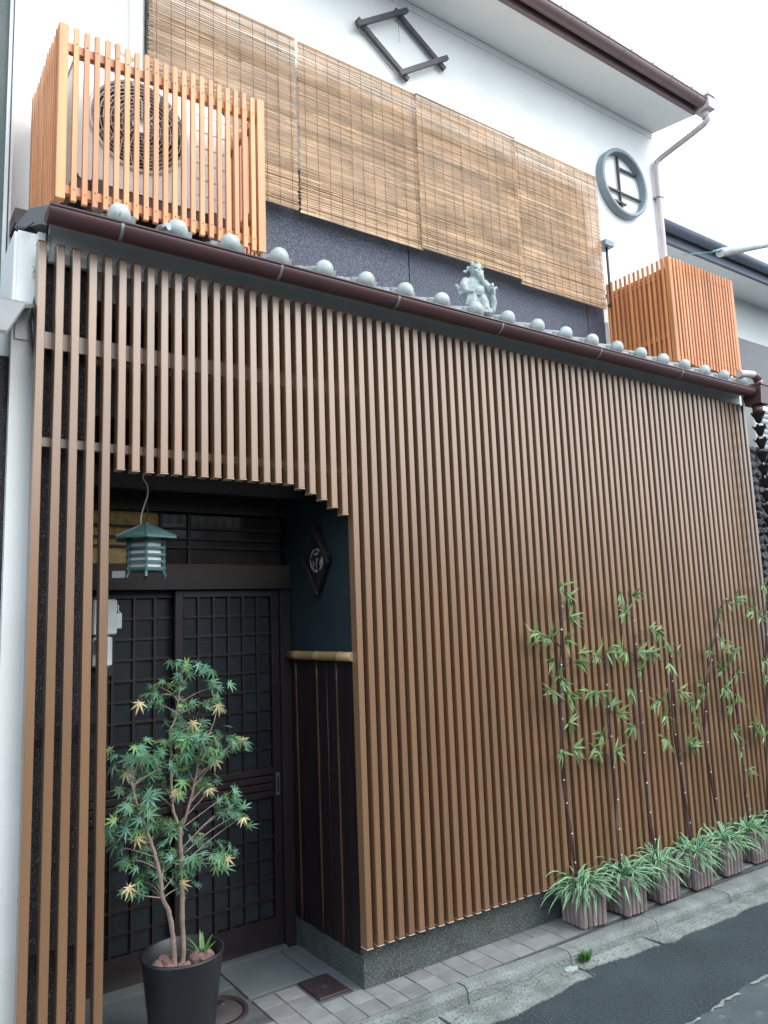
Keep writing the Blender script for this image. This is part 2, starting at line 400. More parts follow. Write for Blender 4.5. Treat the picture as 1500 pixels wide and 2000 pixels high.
# ------------------------------------------------------------------ ground: road, apron, kerb, paving
def ground():
    o = MB().add([(-60,-60,-.066),(80,-60,-.066),(80,60,-.066),(-60,60,-.066)], [(0,1,2,3)]).build('road', 'asphalt')
    tag(o, kind='structure')
    # older, paler patch of asphalt in the middle of the lane, ragged border
    rnd = random.Random(3)
    top = []; x = -6.0
    while x < 9: top.append((x, -0.860 + rnd.uniform(-.007, .007) + .012*math.sin(x*5))); x += rnd.uniform(.02, .06)
    poly = [(-6, -2.3), (9, -2.3)] + top[::-1]
    vs = [(a, b, -.062) for a, b in poly]
    o = MB().add(vs, [tuple(range(len(vs)))]).build('road_patch', 'asphalt_old'); tag(o, kind='structure')
    # worn pale seam along the patch
    m = MB()
    for (a, b), (c, d) in zip(top, top[1:]):
        if rnd.random() < .72:
            w0, w1 = rnd.uniform(.006,.024), rnd.uniform(.006,.024)
            m.add([(a,b-.002,-.058),(a,b-w0,-.058),(c,d-w1,-.058),(c,d-.002,-.058)], [(0,1,2,3)])
    o = m.build('road_seam', 'apron_concrete'); tag(o, kind='structure')
    # concrete apron between kerb and asphalt: slabs with broken front edges
    ap = empty('concrete_apron'); tag(ap, kind='structure')
    ctrl = [(-4,-.40),(1.0,-.40),(1.764,-.387),(2.26,-.372),(2.335,-.377),(2.318,-.305),(2.55,-.325),(2.82,-.364),(2.90,-.39),(3.1,-.372),(3.42,-.389),(3.75,-.398),(4.4,-.40),(9,-.42)]
    def edge(x0, x1):
        pts = []
        for (a, b), (c, d) in zip(ctrl, ctrl[1:]):
            L = math.hypot(c-a, d-b); n = max(1, int(L/.012))
            for k in range(n):
                t = k/n; pts.append((a+(c-a)*t + rnd.uniform(-.004,.004), b+(d-b)*t + rnd.uniform(-.004,.004) + .008*math.sin((a+(c-a)*t)*9.1) + .005*math.sin((a+(c-a)*t)*23+1)))
        return [p for p in pts if x0 <= p[0] <= x1]
    cuts = [-4, 0.6, 1.55, 2.325, 2.83, 4.1, 6.0, 8.9]
    for a, b in zip(cuts, cuts[1:]):
        e = edge(a+.004, b-.004)
        kb = lambda x: -.205 - .028*(x-1.3)
        poly = [(b-.004, kb(b)+.03), (a+.004, kb(a)+.03)] + e
        MB().prism(poly, -.10, -.061 + rnd.uniform(-.001,.001)).build('apron_slab', 'apron_concrete', ap)
    # kerb stones, front edge rounded, following the lane
    kb = empty('kerb'); tag(kb, kind='structure')
    def yk(x): return -.187 - .042*(x-1.324)
    def ybk(x): return -.128 - .018*max(0, x-2.0)
    xs = [-4.0, -3.2, -2.6, -2.0, -1.4, -.8, -.2, .4, 1.06, 1.715, 2.33, 2.95, 3.57, 4.19, 4.8, 5.4, 6.0, 7, 8, 9]
    for a, b in zip(xs, xs[1:]):
        m = MB(); n = 7
        prof = []
        for x in (a+.003, b-.003):
            f, k = yk(x), ybk(x) - .004; dz = rnd.uniform(-.003, .003) - (.008 if x > 2.3 else 0)
            prof.append([(x,k,-.12),(x,k,-.002+dz),(x,f+.022,0+dz),(x,f+.008,-.005+dz),(x,f,-.018+dz),(x,f-.006,-.07),(x,f-.006,-.12)])
        vs = prof[0] + prof[1]
        fs = [(i, i+n, i+n+1, i+1) for i in range(n-1)] + [(6,13,7,0), tuple(range(n)), tuple(range(2*n-1,n-1,-1))]
        m.add(vs, fs).build('kerb_stone', 'kerb_stone', kb)
    # paved strip and entrance floor, each tile its own piece on a bed of grout
    pv = MB().prism([(-4.0,.9),(-4.0,-.126),(2.0,-.126),(9,-.25),(9,.9)], -.1, -.007).build('pavement', 'grout')
    tag(pv, kind='structure')
    tile = MB().cbox((-.0505,-.0505,-.02),(.0505,.0505,0),.0015).mesh('tile','paving_tile')
    i0 = -14
    for i in range(i0, 36):
        x = 1.3115 + .105*i
        rows = (-.0725, .0325, .1375, .2425) if (.3 < x < 1.38) else (-.0725, .0325)
        if x < -.2 and i % 1 == 0: rows = (-.0725, .0325)
        for r, y in enumerate(rows):
            if y > .09 and 1.17 < x < 1.34: continue
            if math.hypot(x-.77, y-.29) < .20: continue
            if x < .0 and y > 0: pass
            inst('tile', tile, pv, (x, y, rnd.uniform(-.0018,.0012)), (rnd.uniform(-.006,.006), rnd.uniform(-.006,.006), rnd.uniform(-.006,.006)))
    big = [(.318,.62,.30,.665),(.625,.935,.462,.665),(.943,1.258,.32,.665),(1.266,1.372,.32,.665),(1.322,1.372,.09,.31),(.318,.56,.30,.30)]
    for a, b, c, d in big:
        if d - c < .02: continue
        MB().cbox((a,c,-.03),(b,d,rnd.uniform(-.001,.001)),.002).build('floor_tile','paving_large',pv)
    # continue the concrete strip under the planters
    MB().prism([(5.1,.06),(5.1,-.20),(9,-.25),(9,.06)], -.1, -.003).build('strip_end','paving_large',pv)
ground()

# iron lids
def lids():
    o = empty('drain_lid', (1.244, .213, 0)); tag(o, 'square dark red-brown iron lid let into the entrance paving', 'drain lid')
    MB().cbox((-.073,-.098,-.03),(.073,.098,.002),.003).build('plate','iron_lid',o)
    m = MB()
    for a, b in (((-.016,0),(.016,0)),((0,-.02),(0,.02)),((-.016,-.02),(.016,-.02)),((.012,0),(.012,.012)),((-.012,-.02),(-.012,-.004))):
        m.beam((a[0],a[1],.003),(b[0],b[1],.003),.0035,.003)
    m.build('cast_mark','manhole_iron',o)
    o = empty('manhole', (.78,.30,0)); tag(o, 'round iron manhole cover half hidden by the black pot', 'manhole cover')
    MB().lathe([(0,.0),(.112,.0),(.114,-.004),(.117,-.004)],n=40).build('cover','manhole_iron',o)
    MB().lathe([(.117,-.02),(.118,.003),(.138,.003),(.140,-.02)],n=40).build('rim','iron_lid',o)
    MB().lathe([(0,.004),(.018,.004),(.020,.0)],c=(.055,.055,0),n=16).build('keyhole','iron_lid',o)
lids()

# ------------------------------------------------------------------ the house
house = empty('townhouse')
tag(house, 'two storey townhouse with white plaster upper wall and dark recessed entrance', 'house')
def wall_parts():
    # lower storey
    B('lower_wall', (XR, .088, .0), (XE, .30, 3.10), 'dark_wall', house)
    B('left_wall', (-.012, .105, .0), (.192, .30, 3.08), 'dark_wall', house)
    B('back_wall', (.192, .80, 0), (XR+.02, .95, 3.3), 'dark_timber', house)
    B('left_return', (.10, .30, 0), (.19, .8, 3.08), 'dark_wall', house)
    B('pilaster', (-.089, .085, 0), (-.012, .40, 3.085), 'white_old', house)
    B('pilaster_cap', (-.078, .078, 2.66), (-.0125, .084, 3.09), 'white_old', house)
    B('corner_block', (-.0122, .055, 3.0), (.029, .10, 3.09), 'white_old', house)
    # gravel plinth round the corner
    B('plinth', (XR-.012, .066, -.02), (XE, .088, .26), 'plinth_gravel', house)
    B('plinth_return', (XR-.012, .088, -.02), (XR, .735, .128), 'plinth_gravel', house)
    # entrance: plaster, wainscot boards, battens, bamboo dado rail
    B('plaster_side', (XR-.004, .09, 1.40), (XR, .80, 3.08), 'teal_plaster', house)
    y = .092; k = 0
    while y < .70:
        w = .068
        B('wainscot_board', (XR-.010 - (.002 if k % 2 else 0), y, .128), (XR, min(y+w-.002,.735), 1.40), 'wainscot', house)
        y += w; k += 1
    for yy, y2 in ((.624,.607),(.410,.401),(.222,.218)):
        pts = [(XR-.015, yy+(y2-yy)*t, 1.385-1.25*t) for t in [i/12 for i in range(13)]]
        T('bamboo_batten', pts, [.0062 if i % 4 else .0076 for i in range(13)], 'bamboo_batten', house, 8)
    T('thin_batten', [(XR-.0125,.318,1.385),(XR-.0125,.318,.13)], .004, 'wainscot', house, 6)
    pts = [(XR-.034, .66-.62*t, 1.41) for t in (0,.12,.125,.135,.14,.45,.455,.465,.47,.8,.805,.815,.82,1)]
    rs = [.0215 + (.0013 if i in (2,3,6,7,10,11) else 0) for i in range(14)]
    m = MB().tube(pts, rs, 16); m.build('bamboo_rail','bamboo_pole',house)
    # ceiling boards of the entrance
    for i in range(9):
        x = .195 + .132*i
        B('ceiling_board', (x, .075, 2.40), (x+.128, .80, 2.42), 'dark_timber', house)
    B('ceiling_beam', (.192, .50, 2.20), (XR, .56, 2.30), 'dark_timber', house)
    B('ceiling_beam', (.192, .11, 2.62), (XR, .15, 2.69), 'fascia_paint', house)
    # door frame: lintel, transom with panes and bars
    B('lintel', (.30, YD-.02, 1.765), (XR-.012, YD+.09, 1.875), 'lintel_timber', house)
    B('lintel_lip', (.30, YD-.034, 1.752), (XR-.012, YD-.0205, 1.785), 'dark_timber', house)
    B('head_beam', (.192, YD-.03, 2.13), (XR-.012, YD+.10, 2.40), 'dark_timber', house)
    B('door_jamb', (XR-.072, YD-.01, .0), (XR-.012, YD+.09, 1.752), 'dark_timber', house)
    B('door_jamb', (.192, YD-.03, .0), (.352, YD+.09, 2.13), 'dark_timber', house)
    B('sill', (.352, YD-.030, -.004), (XR-.072, YD+.09, .012), 'sill_metal', house)
    tw = empty('transom_window', (0,0,0), house)
    bars = [.352, .683, .826, 1.336]
    zs = [1.875, 1.959, 2.002, 2.054, 2.13]
    for i in range(3):
        for j in range(4):
            B('pane', (bars[i]+.006, YD+.022, zs[j]+.004), (bars[i+1]-.006, YD+.028, zs[j+1]-.004), 'transom_paper' if i == 0 else 'transom_glass', tw)
    for x in bars[1:3]: B('upright_bar', (x-.007, YD+.006, 1.875), (x+.007, YD+.03, 2.13), 'dark_timber', tw)
    for z in zs[1:4]: B('cross_bar', (.352, YD+.0, z-.005), (1.336, YD+.020, z+.005), 'dark_timber', tw)
    # fascia and slim soffit under the pent roof
    B('fascia_board', (.030, .062, 2.985), (XE-.03, .085, 3.16), 'fascia_paint', house)
    B('eave_soffit', (.0, -.02, 3.128), (XE, .0615, 3.142), 'fascia_paint', house)
    # upper storey
    B('upper_wall', (-.045, W2, 3.1), (XE, W2+.2, 5.75), 'white_plaster', house)
    B('side_wall', (XE-.2, W2+.2, 0.0), (XE-.002, 6.0, 5.75), 'white_plaster', house)
    B('cornice_line', (-.045, W2-.008, 5.535), (XE-.004, W2, 5.585), 'soffit_paint', house)
    xs = [.80, 2.178, 3.816, 4.012]
    for a, b in zip(xs, xs[1:]):
        B('granite_panel', (a+.004, W2-.022, 3.2), (b-.004, W2, 4.12), 'granite_panel', house)
    B('corner_post', (4.016, W2-.03, 3.2), (4.05, W2, 3.72), 'fascia_paint', house)
    # sloping soffit and upper roof
    m = MB(); x0, x1 = -.6, XE+.012
    m.add([(x0,W2,5.59),(x1,W2,5.59),(x1,.215,5.525),(x0,.215,5.525),(x0,W2,5.62),(x1,W2,5.62),(x1,.215,5.555),(x0,.215,5.555)],
          [(0,1,2,3),(7,6,5,4),(3,2,6,7),(1,5,6,2),(0,3,7,4),(0,4,5,1)])
    m.build('soffit','soffit_paint',house)
    B('eave_board', (x0, .185, 5.524), (x1, .2145, 5.60), 'gutter_overexposed', house)
    ur = MB().add([(x0,.12,5.615),(x1+.03,.12,5.615),(x1+.03,3.2,6.75),(x0,3.2,6.75),(x0,.12,5.655),(x1+.03,.12,5.655),(x1+.03,3.2,6.80),(x0,3.2,6.80)],
          [(0,1,2,3),(7,6,5,4),(0,4,5,1),(1,5,6,2),(0,3,7,4),(3,2,6,7)]).build('upper_roof','roof_tile',house)
    tl = MB().lathe([(.03,0),(.03,.5)],n=10,a0=0,a1=PI).mesh('roll','roof_tile')
    k = 0; x = x0+.1
    while x < x1+.03:
        inst('roof_roll', tl, ur, (x, .10, 5.648), (rad(-90+20), 0, 0)); x += .25; k += 1
wall_parts()

# windows behind the blinds (seen in the gaps between the reeds)
def upper_windows():
    for x0, x1 in ((.62,1.30),(1.42,2.16),(2.36,2.98),(3.15,3.86)):
        w = empty('window', (0,0,0), house)
        B('pane', (x0, W2-.012, 4.13), (x1, W2-.004, 4.68), 'window_glass', w)
        for z in (4.12, 4.40, 4.69): B('rail', (x0-.03, W2-.03, z-.016), (x1+.03, W2-.0125, z+.016), 'window_alu', w)
        for x in (x0-.015, (x0+x1)/2, x1+.015): B('stile', (x-.014, W2-.034, 4.137), (x+.014, W2-.0125, 4.383), 'window_alu', w); B('stile', (x-.014, W2-.034, 4.417), (x+.014, W2-.0125, 4.673), 'window_alu', w)
    B('wall_band', (.60, W2-.024, 4.125), (4.0, W2-.001, 4.128), 'fascia_paint', house)
upper_windows()

# round window with its lattice
def round_window():
    c = Vector((4.362, W2, 4.945)); R1, R0 = .283, .249
    rw = empty('round_window', c, house)
    rw['label'] = 'grey round window ring with thin dark lattice bars'
    m = MB(); n = 56
    prof = [(R1,0),(R1,-.06),(R1-.006,-.066),(R0+.006,-.066),(R0,-.06),(R0,0)]
    vs = [(r*math.cos(2*PI*k/n), y, r*math.sin(2*PI*k/n)) for r, y in prof for k in range(n)]
    fs = [(i*n+k, i*n+(k+1)%n, (i+1)*n+(k+1)%n, (i+1)*n+k) for i in range(5) for k in range(n)]
    m.add(vs, fs, True).build('frame','round_frame',rw)
    m = MB(); m.add([(R0*math.cos(2*PI*k/n), -.004, R0*math.sin(2*PI*k/n)) for k in range(n)], [tuple(range(n-1,-1,-1))]).build('pane','white_plaster',rw)
    def bar(a, b, w=.012): MB().beam((a[0],-.022,a[1]),(b[0],-.022,b[1]),w,.02,up=(0,1,0)).build('lattice_bar','black_frame',rw)
    bar((-.03,.236),(-.03,-.2),.012)
    bar((-.028,.135),(.198,.135)); bar((-.225,-.075),(.228,-.075)); bar((-.115,-.165),(.035,-.165),.014); bar((-.03,-.165),(-.03,-.2),.02)
round_window()

# rhombus of four crossed timbers on the upper wall
def rhombus():
    Y = W2-.03
    P = [((693,53),(790,26)), ((697,37),(797,157)), ((770,19),(868,136)), ((776,148),(868,118))]
    o = empty('rhombus_frame', onY(780,88,Y)); tag(o, 'black rhombus of four crossed timbers high on the white wall', 'wall ornament')
    c = o.location
    for k, (a, b) in enumerate(P):
        pa, pb = onY(*a,Y)-c, onY(*b,Y)-c
        dy = -.0 if k in (1,2) else -.026
        pa.y = pb.y = dy
        MB().beam(pa, pb, .030, .026, up=(0,1,0)).build('timber','rhombus_timber',o)
    T('hanging_wire', [(.0,.0,.22),(.0,.0,.02)], .0012, 'black_cable', o, 5)
rhombus()

# ------------------------------------------------------------------ pent roof with tiles
def pent_roof():
    pr = empty('pent_roof', (0,0,0), house)
    sl = math.atan2(.27,.66)
    bed = MB().add([(0,-.07,3.10),(XE,-.07,3.10),(XE,W2,3.37),(0,W2,3.37),(0,-.07,3.085),(XE,-.07,3.085),(XE,W2,3.355),(0,W2,3.355)],
             [(0,1,2,3),(7,6,5,4),(0,4,5,1),(1,5,6,2),(2,6,7,3),(3,7,4,0)]).build('roof_bed','flashing',pr)
    p = .2318
    # one eave tile: round roll with a domed end, a dished pan, a hanging lip
    m = MB(); n = 10; L = .26
    vs = []
    for r, t in ((.024,0),(.024,L)):
        for k in range(n+1):
            a = PI*k/n; vs.append((r*math.cos(a), t, r*math.sin(a)))
    m.add(vs, [(k, k+1, n+2+k, n+1+k) for k in range(n)], True)
    m.ball((0,.0,.006), .0455, 16, (1,.85,1.0))
    pan = []
    nx = 8
    for y in (.012, L):
        for k in range(nx+1):
            t = k/nx; x = .022 + t*(p-.044); pan.append((x, y, .010-.026*math.sin(PI*t)))
    m.add(pan, [(k, k+1, nx+2+k, nx+1+k) for k in range(nx)], True)
    lip = [(.022+k/nx*(p-.044), .012, .010-.026*math.sin(PI*k/nx)) for k in range(nx+1)] + [(.022+k/nx*(p-.044), .012, -.045-.012*math.sin(PI*k/nx)) for k in range(nx+1)]
    m.add(lip, [(k, nx+1+k, nx+2+k, k+1) for k in range(nx)], False)
    # collar between dome and pan
    m.box((.034,.006,-.035),(.066,.05,.016)); m.box((p-.075,.008,-.03),(p-.040,.03,.008))
    eave = m.mesh('eave_tile','roof_tile')
    m = MB(); vs = []
    for t in (0, L):
        for k in range(n+1):
            a = PI*k/n; vs.append((.024*math.cos(a), t, .024*math.sin(a)))
    m.add(vs, [(k, k+1, n+2+k, n+1+k) for k in range(n)], True)
    m.add([(a,b,c) for a,b,c in pan], [(k, k+1, nx+2+k, nx+1+k) for k in range(nx)], True)
    m.add([(.022+k/nx*(p-.044), .012, .010-.026*math.sin(PI*k/nx)) for k in range(nx+1)] + [(.022+k/nx*(p-.044), .012, -.008-.026*math.sin(PI*k/nx)) for k in range(nx+1)], [(k, nx+1+k, nx+2+k, k+1) for k in range(nx)])
    m.add([(.024*math.cos(PI*k/n), 0, .024*math.sin(PI*k/n)) for k in range(n+1)], [tuple(range(n+1))])
    up = m.mesh('upper_tile','roof_tile')
    rnd = random.Random(5)
    for k in range(20):
        x = .258 + p*k + (0.0)
        e = inst('eave_tile', eave, pr, (x, -.062, 3.172), (sl, 0, rnd.uniform(-.02,.02)))
        for r in (1,2):
            t = .235*r
            inst('roof_tile', up, pr, (x, -.060+t*math.cos(sl), 3.172+t*math.sin(sl)+.006*r), (sl, 0, rnd.uniform(-.01,.01)))
    # swept verge roll at the right end
    pts = smoothpath([(4.66,-.04,3.175),(4.74,-.035,3.165),(4.80,-.04,3.135),(4.835,-.05,3.10)],4)
    T('verge_tile', pts, [.042-.010*i/12 for i in range(len(pts))], 'roof_tile', pr, 12)
    # left verge flashing sheet, bent down over the pilaster
    m = MB()
    a = [onY(97,398,-.10), onY(60,405,.10), onY(30,440,.25), onY(32,446,.25), onY(62,440,.10), onY(95,432,-.09)]
    th = Vector((-.003,.0,-.004))
    vs = a + [v+th for v in a]
    m.add(vs, [(0,1,4,5),(1,2,3,4),(11,10,7,6),(10,9,8,7),(0,6,7,1),(1,7,8,2),(2,8,9,3),(3,9,10,4),(4,10,11,5),(5,11,6,0)]).build('verge_flashing','flashing',pr)
    B('verge_block', (-.05,.36,3.26), (.03,.5,3.33), 'ac_foot', pr)
pent_roof()

# ------------------------------------------------------------------ gutters
def gutter_mesh(x0, x1, r, lip=True):
    m = MB(); n = 14
    prof = [(-r*math.cos(PI*k/n), -r*math.sin(PI*k/n)) for k in range(n+1)]
    inner = [(y*.94, z*.94) for y, z in prof][::-1]
    ring = prof + inner
    vs = [(x, y, z) for x in (x0, x1) for y, z in ring]
    q = len(ring)
    fs = [(i, (i+1)%q, q+(i+1)%q, q+i) for i in range(q)]
    m.add(vs, fs, True)
    for x in (x0, x1):
        m.add([(x, y, z) for y, z in prof], [tuple(range(n+1))])
    if lip: m.tube([(x0,-r,0),(x1,-r,0)], .006, 8)
    return m
def lower_gutter():
    YG, ZG, r = -.105, 3.102, .050
    g = empty('lower_gutter', (0, YG, ZG)); tag(g, 'dark brown half round gutter along the tiled pent roof', 'gutter')
    gutter_mesh(-.012, 4.70, r).build('trough','gutter_brown',g)
    for px in (240, 552, 782, 985, 1178, 1338):
        x = onY(px, 410+px*.262, YG-r).x
        m = MB(); vs = []
        for x_ in (x-.006, x+.006):
            for k in range(9):
                a = PI*k/8; vs.append((x_, -(r+.003)*math.cos(a), -(r+.003)*math.sin(a)))
        m.add(vs, [(k, k+1, 10+k, 9+k) for k in range(8)], True)
        m.box((x-.006,-r-.004,-.002),(x+.006,r+.02,.004))
        m.build('bracket','gutter_metal',g)
    # rain hopper at the right end, elbow from the roof pipe, short outlet
    m = MB()
    x0, x1 = 4.70, 4.85
    vs = [(x0,-.075,.035),(x1,-.075,.035),(x1,.075,.035),(x0,.075,.035),(x0+.01,-.06,-.10),(x1-.02,-.06,-.10),(x1-.02,.06,-.10),(x0+.01,.06,-.10)]
    m.add(vs, [(4,7,6,5),(0,1,2,3),(0,4,5,1),(1,5,6,2),(2,6,7,3),(3,7,4,0)])
    m.box((x0-.006,-.082,.028),(x1+.006,.082,.044))
    m.build('hopper','gutter_brown',g)
    T('outlet', [(4.765,0,-.10),(4.765,0,-.165)], .036, 'gutter_brown', g, 14)
    T('roof_pipe', smoothpath([(4.60,.02,.115),(4.72,.0,.125),(4.775,-.005,.12),(4.80,-.01,.09),(4.80,-.01,.03)],4), .026, 'pipe_pink', g, 12)
    MB().tube([(4.755,0,.127),(4.785,-.004,.115),(4.80,-.008,.085)], .031, 12).build('elbow','gutter_brown',g)
    # small pipe stub lying in the gutter
    T('pipe_stub', [(.415,.035,.062),(.438,-.01,.055)], .014, 'gutter_metal', g, 12)
lower_gutter()
def upper_gutter():
    YG, ZG, r = .128, 5.588, .047
    g = empty('upper_gutter', (0, YG, ZG)); tag(g, 'brown gutter under the upper eave with downpipe to the right corner', 'gutter')
    gutter_mesh(-.6, 4.86, r).build('trough','gutter_overexposed',g)
    for x in (2.75, 3.30, 3.85, 4.40, 4.75):
        m = MB(); vs = []
        for x_ in (x-.006, x+.006):
            for k in range(9):
                a = PI*k/8; vs.append((x_, -(r+.003)*math.cos(a), -(r+.003)*math.sin(a)))
        m.add(vs, [(k, k+1, 10+k, 9+k) for k in range(8)], True); m.build('bracket','gutter_overexposed',g)
    m = MB(); m.box((4.86,-.062,-.075),(4.95,.062,.035)); m.box((4.852,-.07,.024),(4.958,.07,.042)); m.build('hopper','pipe_pink',g)
    T('hopper_neck', [(4.905,0,-.075),(4.905,.0,-.13)], .030, 'pipe_pink', g, 12)
    P = [(4.905,0,-.11),(4.905,.02,-.17),(4.87,.40,-.26),(4.84,W2-YG-.035,-.32),(4.835,W2-YG-.035,-.45),(4.835,W2-YG-.035,-1.75)]
    T('downpipe', smoothpath(P,3), .024, 'pipe_pink', g, 12)
    for z in (-.62,-1.3): MB().box((4.803,W2-YG-.064,z),(4.868,W2-YG-.0,z+.012)).build('pipe_clip','gutter_metal',g)
upper_gutter()
def rain_chain():
    c = Vector((4.765,-.105,2.953)); o = empty('rain_chain', c); tag(o, 'black rain chain of lotus cups hanging from the corner hopper', 'rain chain')
    m = MB()
    n = 10; prof = [(.006,-.035),(.014,-.03),(.024,-.012),(.032,.012),(.042,.034)]
    m.lathe(prof, n=12)
    for k in range(6):
        a = 2*PI*k/6; p = Vector((math.cos(a),math.sin(a),0))
        m.beam(p*.034+Vector((0,0,.015)), p*.050+Vector((0,0,.044)), .018, .003)
    cup = m.mesh('cup','chain_black')
    lm = MB().tube([(0,0,-.036),(0,0,-.060)],.0035,6).mesh('link','street_pole')
    z = -.05
    while z > -2.75:
        q = inst('cup', cup, o, (random.uniform(-.004,.004),0,z), (0,0,random.uniform(0,3)))
        inst('link', lm, q); z -= .095
rain_chain()

# ------------------------------------------------------------------ slat screen
def slat_screen():
    o = empty('slat_screen', (0,0,0)); tag(o, 'tall wood toned slat screen covering the whole ground floor front', 'slat screen')
    w, d = .0302, .05
    def sm(zb): return MB().cbox((0,0,zb),(w,d,HTOP),.0025).mesh('slat','slat_aluminium')
    full, left, short = sm(.187), sm(.012), sm(2.178)
    step = {19:2.160,20:2.139,21:2.117,22:2.083,23:2.054}
    capm = MB().cbox((-.0012,-.0012,-.003),(w+.0012,d+.0012,.0),.0008).mesh('end_cap','slat_cap')
    topm = MB().cbox((-.0012,-.0012,0),(w+.0012,d+.0012,.003),.0008).mesh('end_cap','slat_aluminium')
    off = {0:-.019,1:-.010,2:-.008,3:-.003}
    rnd = random.Random(11)
    for i in range(86):
        if i <= 4: me, zb = left, .012
        elif i <= 18: me, zb = short, 2.178
        elif i <= 23: zb = step[i]; me = sm(zb)
        else: me, zb = full, .187
        s = inst('slat', me, o, (i*S+off.get(i,0)+rnd.uniform(-.0007,.0007), rnd.uniform(-.001,.001), rnd.uniform(-.0015,.0015)))
        inst('end_cap', capm, s, (0,0,zb)); inst('end_cap', topm, s, (0,0,HTOP))
    for z0, z1 in ((2.63,2.695),(2.252,2.286)): B('rail', (-.01,.0505,z0), (1.40,.075,z1), 'slat_aluminium', o)
    for z in (.45,1.2): B('rail', (-.01,.0505,z), (.25,.075,z+.035), 'dark_timber', o)
    for z in (.35,1.0,1.7,2.4): B('rail', (1.385,.0505,z), (XE-.04,.075,z+.035), 'dark_timber', o)
slat_screen()

# ------------------------------------------------------------------ sliding doors
def door(x0, x1, y, cols, label, handle):
    o = empty('sliding_door', ((x0+x1)/2, y, .012)); tag(o, label, 'door')
    cx = (x0+x1)/2; H = 1.738; a, b = x0-cx, x1-cx
    st = .042; ia, ib = a+st, b-st
    z_mid0, z_mid1 = .70, .845
    B('stile', (a,0,0), (ia,.034,H), 'door_timber', o, .002); B('stile', (ib,0,0), (b,.034,H), 'door_timber', o, .002)
    B('top_rail', (ia,.002,H-.035), (ib,.032,H), 'door_timber', o); B('bottom_rail', (ia,.002,0), (ib,.032,.13), 'door_timber', o)
    for k in range(4):
        z = z_mid0 + .037*k
        B('middle_rail', (ia, .001 if k % 2 else .003, z), (ib,.030,z+.031), 'door_timber', o, .003)
    B('mid_backing', (ia,.018,z_mid0-.004), (ib,.0295,z_mid1+.004), 'dark_timber', o)
    cw = (ib-ia)/cols
    for (z0, z1, rows) in ((.13,.70,6),(.845,H-.035,9)):
        rh = (z1-z0)/rows
        pane = MB().box((-cw/2+.0055,0,-rh/2+.0055),(cw/2-.0055,.004,rh/2-.0055)).mesh('pane','door_glass')
        hz = MB().box((-cw/2+.006,0,-.0055),(cw/2-.006,.013,.0055)).mesh('cross_bar','door_timber')
        for i in range(cols):
            for j in range(rows):
                inst('pane', pane, o, (ia+cw*(i+.5), .020, z0+rh*(j+.5)), (random.uniform(-.006,.006),0,random.uniform(-.006,.006)))
                if j: inst('cross_bar', hz, o, (ia+cw*(i+.5), .008, z0+rh*j))
        for i in range(1, cols):
            x = ia+cw*i; B('upright_bar', (x-.006,.004,z0), (x+.006,.019,z1), 'door_timber', o)
    if handle:
        h = empty('handle', (b-.021,-.001,.76), o)
        B('plate', (-.011,-.003,-.055), (.011,.0,.055), 'handle_metal', h, .001); B('recess', (-.006,-.0045,-.04), (.006,-.0031,.04), 'black_frame', h)
door(.335, .808, YD+.042, 4, 'left dark lattice sliding door, partly behind the maple and the slats', False)
door(.752, XR-.074, YD+.002, 6, 'right dark lattice sliding door with metal pull plate beside the side wall', True)

# ------------------------------------------------------------------ entrance fittings
def lantern():
    c = Vector((.470,.25,1.80)); o = empty('hanging_lantern', c); tag(o, 'green metal hexagonal lantern hanging in the entrance', 'lantern')
    R = .138; a0 = rad(14)
    hexa = lambda r, z, n=6, a=a0: [(r*math.cos(a+2*PI*k/n), r*math.sin(a+2*PI*k/n), z) for k in range(n)]
    m = MB()
    vs = hexa(.012,.205)+hexa(R,.146)+hexa(R,.138)+hexa(.075,.148)
    fs = [tuple(range(6))]
    for r in range(3):
        for k in range(6): fs.append((r*6+k, (r+1)*6+k, (r+1)*6+(k+1)%6, r*6+(k+1)%6))
    m.add(vs, fs); 
    for k in range(6):
        a = a0+2*PI*k/6; m.beam((.012*math.cos(a),.012*math.sin(a),.206),(R*math.cos(a),R*math.sin(a),.147),.007,.006)
    m.build('roof','lantern_green',o)
    MB().lathe([(.013,.2),(.013,.213),(0,.216)],n=10).build('finial','lantern_green',o)
    MB().lathe([(.0,.02),(.070,.02),(.070,.148),(0,.148)],n=6,a0=a0,a1=a0+2*PI,smooth=False).build('glass','lantern_glass',o)
    for z in (.016,.044,.072,.100,.128):
        m = MB(); P = hexa(.083,z)
        for k in range(6):
            p, q = Vector(P[k]), Vector(P[(k+1)%6]); e = (q-p)*.06
            m.beam(p-e, q+e, .006, .010)
        m.build('ring','lantern_green',o)
    for k in range(6):
        a = a0+2*PI*k/6; p = Vector((math.cos(a),math.sin(a),0))*.080
        MB().beam(p+Vector((0,0,-.002)), p+Vector((0,0,.146)), .010, .010, up=(math.cos(a),math.sin(a),0)).build('post','lantern_green',o)
        f = p*1.0
        MB().beam(f+Vector((0,0,.0)), p*1.12+Vector((0,0,-.020)), .010, .008, up=(math.cos(a),math.sin(a),0)).build('foot','lantern_green',o)
    MB().lathe([(0,.006),(.084,.006),(.084,.014),(0,.014)],n=6,a0=a0,a1=a0+2*PI,smooth=False).build('base','lantern_green',o)
    T('cord', smoothpath([(-.018,0,.19),(-.022,0,.23),(-.008,0,.285),(.006,0,.33),(.004,0,.37),(-.014,0,.40),(-.006,-.0,.44),(0,.01,.60)],5), .0035, 'grey_cord', o, 6)
    T('chain', [(0,0,.21),(.008,0,.25),(.0,0,.32),(.0,0,.6)], .002, 'black_cable', o, 5)
    T('spare_cord', smoothpath([(0,0,.43),(.04,.01,.425),(.09,.02,.415),(.13,.02,.40),(.14,.02,.41)],4), .003, 'black_cable', o, 6)
lantern()
